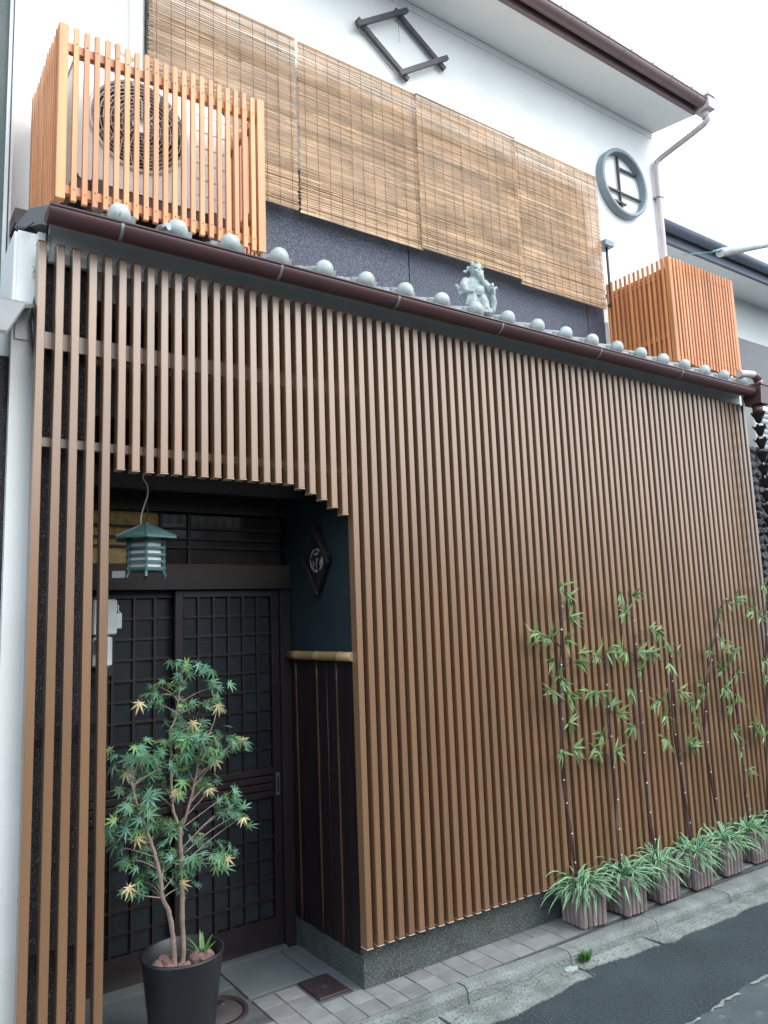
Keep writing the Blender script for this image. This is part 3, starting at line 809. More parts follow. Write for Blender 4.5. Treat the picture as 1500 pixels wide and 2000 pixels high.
def plaque():
    X = XR-.02; c = Vector((X-.01,.345,1.872)); o = empty('diamond_plaque', c); tag(o, 'dark diamond plaque with white round emblem on the entrance side wall', 'plaque')
    hy, hz = .106, .148
    def q(y, z, x): return (x, -y, z)
    poly = [(-hy,0),(0,hz),(hy,0),(0,-hz)]
    vs = [q(y,z,-.006) for y, z in poly]+[q(y,z,.012) for y, z in poly]
    MB().add(vs, [(0,1,2,3),(7,6,5,4),(0,4,5,1),(1,5,6,2),(2,6,7,3),(3,7,4,0)]).build('board','wainscot',o)
    for k in range(4):
        a, b = poly[k], poly[(k+1)%4]; d = ((b[0]-a[0])*.16, (b[1]-a[1])*.16)
        MB().beam(q(a[0]-d[0],a[1]-d[1],-.012-.008*(k%2)), q(b[0]+d[0],b[1]+d[1],-.012-.008*(k%2)), .016, .014, up=(1,0,0)).build('crossed_bar','dark_timber',o)
    # emblem: a round mark made of leaf like strokes
    m = MB()
    def stroke(pts, w0):
        L = [];Rr = []
        for i, p in enumerate(pts):
            p0, p1 = pts[max(i-1,0)], pts[min(i+1,len(pts)-1)]
            d = Vector((p1[0]-p0[0],p1[1]-p0[1])).normalized(); w = w0*(.35+.65*math.sin(PI*(i+.5)/len(pts)))
            L.append((p[0]-d.y*w,p[1]+d.x*w)); Rr.append((p[0]+d.y*w,p[1]-d.x*w))
        n = len(pts); vs = [q(y,z,-.008) for y, z in L+Rr]
        m.add(vs, [(i,i+1,n+i+1,n+i) for i in range(n-1)])
    E = lambda r, a: (r*.064/.058*math.cos(rad(a)), r*math.sin(rad(a)))
    def arc(r, a, b, w, n=8): stroke([E(r,a+(b-a)*i/n) for i in range(n+1)], w)
    arc(.055, 100, 165, .005); arc(.055, 35, 92, .006); arc(.054, 170, 235, .006); arc(.052, -60, 25, .008); arc(.053, 240, 285, .005)
    arc(.034, 60, 130, .005); arc(.030, 175, 230, .004); arc(.036, -40, 10, .007)
    stroke([E(.012,90),E(.003,90),E(.014,270),E(.05,268)], .004); stroke([E(.02,200),E(.04,215),E(.052,235)], .004)
    stroke([E(.045,80),E(.033,70),E(.028,95)], .005); stroke([E(.014,60),E(.016,20),E(.012,-20)], .003)
    m.build('emblem','emblem_white',o)
plaque()
def meter():
    c = Vector((.395,.58,1.42)); o = empty('electric_meter', c); tag(o, 'grey white electric meter box behind the left slats', 'electric meter')
    B('case', (-.058,-.03,.13), (.045,.05,.285), 'meter_grey', o, .006)
    B('lower_case', (-.052,-.02,-.01), (.030,.05,.126), 'meter_grey', o, .010)
    B('side_box', (.0455,-.01,.155), (.072,.04,.225), 'meter_grey', o, .004)
    B('dial_window', (-.05,-.024,.05), (-.012,-.0202,.11), 'meter_glass', o)
    T('wire', smoothpath([(.046,.0,.26),(.058,.0,.255),(.056,.0,.238),(.066,.0,.226)],4), .003, 'meter_grey', o, 6)
    B('back_board', (-.06,.0505,-.05), (.05,.075,.30), 'dark_timber', o)
meter()
st = MB().box((-.030,-.001,-.0165),(.030,.001,.0165)).build('sticker','sticker'); st.location = (.476, YD-.0235, 1.823)
tag(st, 'small blank white sticker on the timber lintel over the door', 'sticker')

# ------------------------------------------------------------------ wooden enclosures on the pent roof
def enclosure(x0, x1, yb, zt, zb, nfront, nside, label, right=True, open_front=True):
    o = empty('slatted_enclosure', ((x0+x1)/2, 0, zb)); tag(o, label, 'slatted box', 'slatted boxes on the pent roof')
    cx = (x0+x1)/2; H = zt-zb; a, b = x0-cx, x1-cx
    sl = .27/.66
    sw, sd = .021, .017
    fm = MB().cbox((-sw/2,0,0),(sw/2,sd,H),.0015).mesh('slat','orange_wood')
    scr = MB().lathe([(0,0),(.0028,0),(.0028,.001)],n=6).mesh('screw','screw')
    rnd = random.Random(int(x0*100))
    P = (b-a-.045)/(nfront)
    for i in range(1, nfront):
        x = a + .030 + P*(i) - .003
        s = inst('slat', fm, o, (x+rnd.uniform(-.001,.001), 0, rnd.uniform(-.004,.004)))
        for z in (.05, H-.075): inst('screw', scr, s, (0,-.0005,z+rnd.uniform(-.01,.01)), (rad(90),0,0))
    B('corner_post', (a,0,0), (a+.036,.036,H+.002), 'orange_wood', o, .002); B('corner_post', (b-.036,0,0), (b,.036,H+.002), 'orange_wood', o, .002)
    for z in (.035, H-.10): B('front_rail', (a+.0365,sd+.0003,z), (b-.0365,sd+.026,z+.036), 'orange_wood', o)
    for z in (.05, H-.10):
        for s_, nm in ((a+.018,'side_rail'),(b-.040,'side_rail')):
            B(nm, (s_,.0365,z+.14*(1 if z < .2 else 0)), (s_+.022,yb,z+.036+.14*(1 if z < .2 else 0)), 'orange_wood', o)
    py = (yb-.05)/nside
    for i in range(nside):
        y = .045 + py*i
        zlow = max(0, (y-.05)*sl)
        me = MB().cbox((0,0,zlow),(.012,.019,H),.0015).mesh('slat','orange_wood')
        inst('slat', me, o, (a-.004+rnd.uniform(-.002,.002),y,rnd.uniform(-.004,.004)))
        inst('slat', me, o, (b-.0165,y,rnd.uniform(-.004,.004)))
    return o
enclosure(.035, .925, .565, 3.968, 3.222, 21, 13, 'orange slatted wooden box around the air conditioner at the left')
enclosure(4.005, 4.80, .56, 4.00, 3.24, 20, 13, 'orange slatted wooden box at the right end of the pent roof')

def box_lining():
    o = next(q for q in bpy.data.objects if q.name.startswith('slatted_enclosure') and q.location.x > 3)
    for k in range(6):
        y = .05+.083*k; B('lining_board', (-.355,y,.0+y*.4), (-.345,y+.080,.66), 'orange_wood', o)
    for k in range(7):
        x = -.33+.095*k; B('lining_board', (x,.06,.0), (x+.092,.07,.66), 'orange_wood', o)
box_lining()
def air_conditioner():
    c = Vector((.475,.20,3.33)); o = empty('air_conditioner', c); tag(o, 'white outdoor air conditioner with round fan grille inside the left slatted box', 'air conditioner')
    a, b = -.335, .36; H = .66
    F = (-.062, .44); FR = .212
    # casing: front plate with a round hole, sides, top
    m = MB(); n = 48
    cir = [(F[0]+FR*math.cos(2*PI*k/n), F[1]+FR*math.sin(2*PI*k/n)) for k in range(n)]
    def onrect(t):
        dx, dz = math.cos(t), math.sin(t)
        s = min(((b-F[0])/dx if dx > 1e-9 else (a-F[0])/dx if dx < -1e-9 else 9), ((H-F[1])/dz if dz > 1e-9 else (.12-F[1])/dz if dz < -1e-9 else 9))
        return (F[0]+dx*s, F[1]+dz*s)
    out = [onrect(2*PI*k/n) for k in range(n)]
    vs = [(x,0,z) for x, z in cir]+[(x,0,z) for x, z in out]
    m.add(vs, [(k,(k+1)%n,n+(k+1)%n,n+k) for k in range(n)])
    m.add([(x,0,z) for x, z in cir]+[(x,.07,z) for x, z in cir], [(k,n+k,n+(k+1)%n,(k+1)%n) for k in range(n)], True)
    m.box((a,.0,.12),(a+.004,.30,H)); m.box((b-.004,.0,.12),(b,.30,H)); m.box((a-.006,-.006,H+.0005),(b+.006,.31,H+.015)); m.box((a,.296,.12),(b,.30,H))
    for z in (.20,.28,.36,.44,.52,.60): m.box((FR+F[0]+.05,-.003,z),(b-.01,-.0005,z+.004))
    m.build('casing','ac_white',o)
    MB().add([(x,.071,z) for x, z in cir], [tuple(range(n))]).build('fan_cavity','ac_dark',o)
    m = MB()
    for k in range(5):
        t = 2*PI*k/5+.3; vs = []
        for i in range(6):
            r = .04+.155*i/5
            for s_ in (-.38, .38): vs.append((F[0]+r*math.cos(t+s_), .045+.02*(1 if s_ > 0 else -1)*(.4+i*.1), F[1]+r*math.sin(t+s_)))
        m.add(vs, [(2*i,2*i+1,2*i+3,2*i+2) for i in range(5)], True)
    m.ball((F[0],.04,F[1]),.045,12,(1,.6,1)); m.build('fan','ac_dark',o)
    m = MB()
    for r in [.03+.0158*i for i in range(12)]:
        m.tube([(F[0]+r*math.cos(2*PI*k/36),-.004,F[1]+r*math.sin(2*PI*k/36)) for k in range(37)], .0022, 4, caps=False)
    for k in range(20):
        t = 2*PI*k/20; t2 = t+.5
        m.tube([(F[0]+.03*math.cos(t),-.007,F[1]+.03*math.sin(t)),(F[0]+.12*math.cos(t+.25),-.007,F[1]+.12*math.sin(t+.25)),(F[0]+FR*math.cos(t2),-.005,F[1]+FR*math.sin(t2))], .0024, 4, caps=False)
    m.build('fan_grille','ac_grille',o)
    MB().lathe([(0,0),(.036,0),(.036,.006)],n=20).build('grille_hub','ac_white',o).matrix_local = Matrix.Translation((F[0],-.010,F[1])) @ Matrix.Rotation(rad(90),4,'X')
    MB().lathe([(FR-.004,0),(FR+.008,0),(FR+.008,.010),(FR-.004,.010)],n=48).build('grille_ring','ac_white',o).matrix_local = Matrix.Translation((F[0],.001,F[1])) @ Matrix.Rotation(rad(90),4,'X')
    for x in (a+.07, b-.11): B('foot_rail', (x,-.03,-.10), (x+.045,.34,.118), 'ac_foot', o)
    B('base_tray', (a+.01,.005,.06), (b-.01,.29,.119), 'ac_foot', o)
air_conditioner()

def wall_duct():
    o = empty('cable_duct', (.52, W2, 4.2)); tag(o, 'white pipe duct running up the wall above the left slatted box', 'pipe duct')
    B('trunk', (-.045,-.055,-.62), (.02,0,1.2), 'duct_white', o, .012)
    B('joint_cover', (-.055,-.07,-.10), (.075,-.056,-.02), 'gutter_metal', o, .004)
    T('branch_pipe', smoothpath([(-.03,-.06,.18),(-.09,-.07,.165),(-.14,-.08,.185),(-.15,-.085,.20)],4), .014, 'duct_white', o, 10)
    B('dark_strip', (.035,-.03,-.1), (.065,0,.9), 'window_dark', o)  # narrow dark strip on the wall beside the blind
wall_duct()

# ------------------------------------------------------------------ reed blinds
def blind(x0, x1, y, z0, z1, label, seed, lean=0.0):
    rnd = random.Random(seed)
    o = empty('reed_blind', ((x0+x1)/2, y, z0)); tag(o, label, 'reed blind', 'reed blinds on the upper storey')
    cx = (x0+x1)/2; a, b = x0-cx, x1-cx
    vs, fs, tint = [], [], []
    z = 0.0; H = z1-z0
    base = rnd.random()
    while z < H:
        th = rnd.uniform(.0036,.0058)
        base = .8*base+.2*rnd.random()
        x = a + rnd.uniform(-.006,.006); xe = b + rnd.uniform(-.006,.006)
        nseg = rnd.choice((2,3,3,4))
        cuts = sorted([x]+[rnd.uniform(x+.05,xe-.05) for _ in range(nseg-1)]+[xe])
        wob = rnd.uniform(-.0012,.0012); dy = rnd.uniform(-.003,.003)
        for s0, s1 in zip(cuts, cuts[1:]):
            t = min(1,max(0, .40*base+.60*rnd.random()))
            if rnd.random() < .03: t = 0
            e0, e1 = rnd.uniform(-.0011,.0011), rnd.uniform(-.0011,.0011)
            k = len(vs); hy = th*.5
            yy = dy + lean*(z/H)
            for xx, e in ((s0,e0),(s1,e1)):
                vs += [(xx, yy-hy, z+th/2+e), (xx, yy, z+e), (xx, yy+hy, z+th/2+e), (xx, yy, z+th+e)]
            fs += [(k,k+1,k+5,k+4),(k+1,k+2,k+6,k+5),(k+2,k+3,k+7,k+6),(k+3,k,k+4,k+7),(k,k+3,k+2,k+1),(k+4,k+5,k+6,k+7)]
            tint += [t]*6
        z += th*rnd.uniform(.93,1.10)
    me = bpy.data.meshes.new('reeds'); me.from_pydata(vs, [], fs)
    at = me.attributes.new('tint','FLOAT','FACE'); at.data.foreach_set('value', tint)
    me.materials.append(MATS['reed']); me.update()
    r = inst('reeds', me, o); r['kind'] = 'stuff'
    n = max(3, round((x1-x0)/.075))
    for i in range(n):
        x = a + (b-a)*(i+.5)/n
        pts = [(x+rnd.uniform(-.001,.001), -.0055+lean*(k/10), H*k/10) for k in range(11)]
        T('binding_cord', pts, .0011, 'reed_cord', o, 4)
    B('head_batten', (a,-.006+lean,H), (b,.010+lean,H+.008), 'blind_batten', o, .003)
    # frayed ends hanging at the lower edge
    m = MB()
    for i in range(n):
        x = a + (b-a)*(i+.5)/n
        m.tube([(x,-.003,.0),(x+rnd.uniform(-.004,.004),-.004,-rnd.uniform(.01,.03))], .0009, 4)
    m.build('cord_ends','reed_cord',o)
    return o
blind(.545, 1.373, .50, 3.805, 4.84, 'reed blind nearest the left slatted box', 1)
blind(1.391, 2.235, .505, 3.800, 4.835, 'reed blind just right of the narrow vertical gap', 2)
blind(2.218, 3.078, .488, 3.803, 4.833, 'reed blind third from the left, above the roof statue', 3)
blind(3.070, 3.945, .50, 3.775, 4.825, 'rightmost reed blind next to the round window', 4)
def blind_bracket():
    o = empty('black_bracket', (3.99,.53,4.30)); tag(o, 'thin black metal bracket and rod beside the rightmost blind', 'bracket')
    B('arm', (-.03,-.06,-.012), (.07,.04,.030), 'round_frame', o)
    T('rod', smoothpath([(.025,-.02,-.012),(.025,-.02,-.35),(.02,-.02,-.46),(.0,-.02,-.475)],3), .010, 'black_frame', o, 8)
blind_bracket()

# ------------------------------------------------------------------ roof statue
def statue():
    c = Vector((2.225,.06,3.235)); o = empty('roof_statue', c); tag(o, 'small grey clay figure of a bearded warrior standing on the pent roof tiles', 'statue')
    m = MB()
    def limb(pts, rs): m.tube(pts, rs, 10)
    b = m.ball
    # robe, belly, chest
    m.lathe([(0,0),(.062,.0),(.066,.02),(.056,.07),(.060,.10),(.064,.13),(.060,.165),(.040,.195),(.022,.21),(0,.215)], n=18, squash=.72)
    b((.006,-.035,.112),.040,12,(1.05,.75,.95))
    limb([(-.025,-.02,.08),(-.035,-.040,.04),(-.032,-.045,.0)],[.034,.028,.026]); limb([(.03,-.02,.08),(.040,-.040,.04),(.040,-.045,.0)],[.034,.028,.026])
    # head, cap with two lobes, brows, nose, beard
    b((.012,-.014,.236),.037,14,(.95,1.0,1.10)); b((.012,-.012,.262),.036,12,(1.05,1.0,.55))
    b((-.010,-.012,.286),.013,10,(.9,.8,1.35)); b((.032,-.012,.284),.013,10,(.9,.8,1.35))
    b((-.024,.008,.262),.014,8,(.9,.6,1.2)); b((-.042,.012,.244),.010,8,(1.6,.5,1.0)); b((.050,.010,.248),.010,8,(1.4,.5,1))
    b((.014,-.052,.234),.009,8,(.9,1,1.2)); b((-.002,-.047,.249),.011,8,(1.4,.6,.45)); b((.030,-.047,.249),.011,8,(1.4,.6,.45)); b((-.006,-.046,.226),.010,8); b((.034,-.046,.226),.010,8)
    limb([(.016,-.036,.224),(.022,-.046,.195),(.030,-.050,.165),(.036,-.052,.142)],[.022,.020,.013,.004])
    limb([(.006,-.042,.226),(-.004,-.046,.212)],[.007,.004]); limb([(.030,-.042,.226),(.040,-.046,.212)],[.007,.004])
    # arms: the left one on the hip with a wide sleeve, the right one raised with the sword hilt
    limb([(-.048,-.005,.182),(-.072,-.012,.140),(-.066,-.030,.105),(-.030,-.050,.098)],[.026,.027,.020,.013])
    limb([(-.070,.0,.150),(-.098,.006,.120),(-.104,.008,.148),(-.112,.010,.160)],[.022,.015,.009,.004])
    limb([(-.080,.0,.10),(-.094,.004,.108)],[.018,.010])
    limb([(.056,-.005,.182),(.086,-.022,.140),(.098,-.045,.110),(.082,-.060,.132)],[.025,.024,.018,.012])
    b((.080,-.062,.140),.014,8); limb([(.070,-.066,.118),(.092,-.058,.160)],[.006,.006]); limb([(.078,-.070,.150),(.100,-.050,.146)],[.005,.005])
    limb([(.098,-.03,.10),(.108,-.02,.06),(.100,-.018,.012),(.088,-.02,.0)],[.018,.022,.018,.010])
    limb([(.100,-.045,.130),(.124,-.040,.146),(.130,-.036,.128)],[.010,.008,.004])
    # sash folds and belt
    for z in (.085,.094): m.tube([(.064*math.cos(2*PI*k/18),.048*math.sin(2*PI*k/18)-.004,z) for k in range(19)], .0055, 6)
    limb([(-.05,-.03,.085),(-.06,-.04,.05),(-.072,-.036,.02)],[.010,.012,.006])
    m.box((-.075,-.065,-.02),(.075,.045,.006))
    me = m.mesh('body','statue_clay')
    q = inst('body', me, o)
    rm = q.modifiers.new('remesh','REMESH'); rm.mode = 'VOXEL'; rm.voxel_size = .0032; rm.use_smooth_shade = True
    o.rotation_euler = (0,0,rad(-14)); o.scale = (.98,.98,.98)
statue()

# ------------------------------------------------------------------ potted maple
PX, PY, PZ = .575, .105, .35
def pot():
    o = empty('plant_pot', (PX,PY,0)); tag(o, 'large round matt black pot in the entrance holding the maple', 'plant pot')
    MB().lathe([(0,.0),(.108,.0),(.112,.004),(.150,.33),(.156,.345),(.156,.352),(.150,.356),(.143,.350),(.138,.30),(.12,.27)],n=48).build('body','pot_black',o)
    MB().lathe([(0,.292),(.06,.294),(.137,.290)],n=32).build('soil','soil',o)
pot()
def pot_rocks():
    rnd = random.Random(4)
    ms = []
    for k in range(4):
        bm = bmesh.new(); bmesh.ops.create_icosphere(bm, subdivisions=2, radius=1)
        for v in bm.verts: v.co *= rnd.uniform(.78,1.18)
        for v in bm.verts: v.co.x *= 1.25; v.co.z *= .75
        me = bpy.data.meshes.new('rock'); bm.to_mesh(me); bm.free(); me.materials.append(MATS['red_rock']); ms.append(me)
    P = [(-.075,-.055,'at the left of the trunk bases'),(-.035,-.095,'at the pot front'),(.025,-.105,'between trunks and pot front'),(.075,-.055,'below the strap leaves'),(-.095,.0,'against the left pot wall'),(-.015,-.05,'between the two trunk bases'),(.05,-.01,'behind the right trunk'),(-.05,.05,'at the back of the pot'),(.10,.0,'against the right pot wall')]
    for i, (x, y, w) in enumerate(P):
        q = inst('rock', ms[i % 4], None, (PX+x,PY+y,.302+rnd.uniform(0,.01)), (rnd.uniform(0,3),rnd.uniform(0,.5),rnd.uniform(0,6)), [rnd.uniform(.024,.036)]*3)
        tag(q, 'reddish brown rock on the maple pot soil ' + w, 'rock', 'rocks in the maple pot')
pot_rocks()
def strap_plant():
    o = empty('strap_plant', (PX+.085,PY+.015,.292)); tag(o, 'small green strap leaved plant at the right inside the black pot', 'plant')
    rnd = random.Random(8)
    for k in range(12):
        a = rnd.uniform(0,2*PI); L = rnd.uniform(.07,.13); tilt = rnd.uniform(.2,.7)
        m = MB(); vs = []; n = 6
        d = Vector((math.cos(a),math.sin(a),0)); s = Vector((-d.y,d.x,0))
        for i in range(n+1):
            t = i/n; w = .009*(1-t**2.5)*(.5+.5*min(1,t*4)); p = d*(L*t*math.sin(tilt)*(1+.4*t)) + Vector((0,0,L*t*math.cos(tilt)*(1-.25*t)))
            vs += [p-s*w+Vector((0,0,.002)), p, p+s*w+Vector((0,0,.002))]
        m.add(vs, [(3*i+j,3*i+j+1,3*i+j+4,3*i+j+3) for i in range(n) for j in (0,1)], True).build('leaf','strap_leaf',o)
strap_plant()

def leaf_mesh(name, mat, curl=.25):
    # seven lobed palmate leaf, base at the origin, pointing along +Y, tips drooping
    lobes = [(-118,.42),(-78,.72),(-38,.92),(0,1.0),(38,.92),(78,.72),(118,.42)]
    vs = [(0,0,0)]; ring = []
    for k, (a, L) in enumerate(lobes):
        t = rad(a)
        for (rr, da) in ((.36,-11),(.62,-7.5),(1.0,0),(.62,7.5),(.36,11)):
            r = L*rr; b = rad(a+da*(1.25 if rr < .5 else 1)); ring.append((r*math.sin(b), r*math.cos(b)+.05, -curl*(r**2)*.55 + .05*(1 if abs(da) > 0 else 0)*(r)))
        if k < 6:
            b = rad((a+lobes[k+1][0])/2); ring.append((.24*math.sin(b), .24*math.cos(b)+.05, .01))
    vs += ring
    n = len(ring)
    fs = [(0, i+2, i+1) for i in range(n-1)]
    vs.append((.012,-.0,-.0)); vs.append((-.012,-.0,0)); vs.append((0,-.45,.05))
    fs.append((n+1, n+2, n+3))
    return MB().add(vs, fs).mesh(name, mat)

def maple():
    o = empty('maple_tree', (PX,PY,.29)); tag(o, 'young potted japanese maple with slim twin trunks and pointed leaves', 'maple tree')
    base = Vector((PX,PY,.29))
    rnd = random.Random(21)
    def Z(a, b): return (180+a/2.5, 1250+b/2.5)
    def P(a, b, Y): return onY(*Z(a,b),Y) - base
    A = [(404,1625),(398,1500),(390,1420),(375,1330),(345,1260),(335,1180),(310,1060),(285,990),(255,900),(225,820),(205,750),(190,690)]
    Bt = [(438,1625),(445,1500),(440,1380),(440,1250),(435,1100),(430,1000),(428,910)]
    B1 = [(428,910),(400,850),(390,780),(385,650),(385,540),(380,450),(400,400),(415,340),(425,260),(440,190)]
    B2 = [(428,910),(452,880),(480,780),(500,700),(515,620),(530,550)]
    def path(L, y0, y1): return [P(a,b,y0+(y1-y0)*i/(len(L)-1)) for i, (a, b) in enumerate(L)]
    pA, pB, pB1, pB2 = path(A,.075,.03), path(Bt,.095,.10), path(B1,.10,.12), path(B2,.10,.06)
    def limb(p, r0, r1, nm):
        q = smoothpath(p,4); n = len(q)
        q = [v+Vector((rnd.uniform(-1,1),rnd.uniform(-1,1),0))*.0012 for v in q]
        T(nm, q, [ (r0+(r1-r0)*i/(n-1))*rnd.uniform(.93,1.08) for i in range(n)], 'maple_bark', o, 10)
    limb(pA,.0105,.0042,'trunk'); limb(pB,.0102,.0092,'trunk'); limb(pB1,.0070,.0026,'limb'); limb(pB2,.0064,.003,'limb')
    stems = []
    for p in (pA[4:], pB[4:], pB1, pB2): stems += smoothpath(p,4)
    C = [(300,220),(460,130),(440,150),(530,170),(590,230),(620,270),(610,320),(270,300),(330,270),(400,260),(420,220),(480,330),(400,380),(450,390),(490,420),(570,440),(640,470),(700,490),(725,510),(580,500),(440,490),(350,490),(500,480),(410,460),
         (260,540),(200,590),(150,620),(260,570),(380,580),(450,570),(520,570),(600,610),(340,630),(440,640),(400,610),(540,680),(600,690),(570,730),(680,740),(710,790),(650,810),(720,870),(690,860),(420,760),(340,700),(280,660),(250,720),(200,650),
         (150,920),(110,950),(105,1010),(220,940),(230,990),(300,950),(340,900),(280,890),(370,930),(190,860),(240,830),(530,960),(590,1000),(630,1040),(610,1090),(655,1085),(400,1060),(345,1090),(430,1080),(510,1080),(490,1160),(440,1205),(400,1150),
         (260,1090),(170,1080),(220,1180),(195,1235),(250,1200),(330,1130),(470,1120),(500,520),(560,560),(480,700),(500,640),(140,560),(170,760),(130,800),(300,770),(300,840),(120,880)]
    meshes = [leaf_mesh('leaf','maple_leaf',c) for c in (.15,.45,.7)]
    light = [leaf_mesh('leaf','maple_leaf_light',c) for c in (.25,.6)]
    yel = [leaf_mesh('leaf','maple_leaf_yellow',c) for c in (.6,.9)]
    view = Vector((-.30,-.90,.25))
    mass = []
    def put(me, pos, s, out, join=False):
        # leaf blade roughly faces the light and the street, tip hanging outward
        nrm = (view*rnd.uniform(.4,1.0) + Vector((0,0,rnd.uniform(.1,1.0))) + out*.3 + Vector((rnd.uniform(-.5,.5),rnd.uniform(-.5,.5),rnd.uniform(-.3,.3)))).normalized()
        tip = (out*rnd.uniform(.4,1.0) + Vector((rnd.uniform(-.6,.6),rnd.uniform(-.4,.2),rnd.uniform(-1.0,.15))))
        tip = (tip - nrm*tip.dot(nrm)).normalized()
        x = tip.cross(nrm)
        pos = pos - tip*s*.55
        M = Matrix(((x.x*s,tip.x*s,nrm.x*s,pos.x),(x.y*s,tip.y*s,nrm.y*s,pos.y),(x.z*s,tip.z*s,nrm.z*s,pos.z),(0,0,0,1)))
        if join: mass.append((me, M, 1 if me in light else 0)); return
        q = inst('leaf', me, o); q.matrix_local = M
    def twig(a, b):
        mid = (a+b)/2 + Vector((rnd.uniform(-.015,.015),rnd.uniform(-.015,.015),rnd.uniform(0,.02)))
        T('twig', smoothpath([a,mid,b],3), [.0028-.0017*i/6 for i in range(7)], 'maple_bark', o, 5)
    cnt = 0
    for (a, b) in C:
        Y = .10 + rnd.uniform(-.10,.14)
        c = P(a,b,Y)
        near = min(stems, key=lambda v: (v-c).length + 1.2*max(0, v.z-(c.z-.45*math.hypot(v.x-c.x, v.y-c.y))))
        out = (c-near); out.z *= .3
        out = out.normalized() if out.length > .01 else Vector((rnd.uniform(-1,1),rnd.uniform(-1,1),0)).normalized()
        if (c-near).length > .02: twig(near, c)
        for k in range(5):
            off = Vector((rnd.gauss(0,.024),rnd.gauss(0,.030),rnd.gauss(0,.019)))
            me = rnd.choice(light) if rnd.random() < .22 else rnd.choice(meshes)
            put(me, c+off, rnd.uniform(.032,.056), out, k >= 3 or cnt >= 285); cnt += 1 if k < 3 else 0
    fm = MB()
    for me, M, mi in mass:
        fm.add([M @ v.co for v in me.vertices], [tuple(p.vertices) for p in me.polygons], False, mi)
    fo = fm.build('inner_foliage', None, o, mats=['maple_leaf','maple_leaf_light']); fo['kind'] = 'stuff'
    for (a, b) in [(222,335),(622,345),(488,430),(742,512),(598,612),(172,675),(582,738),(420,758),(732,885),(228,992),(662,1090),(448,1208),(193,1238)]:
        c = P(a,b,.05+rnd.uniform(-.05,.0))
        put(rnd.choice(yel), c, rnd.uniform(.042,.050), Vector((rnd.uniform(-.3,.3),-.3,-.8)).normalized())
maple()

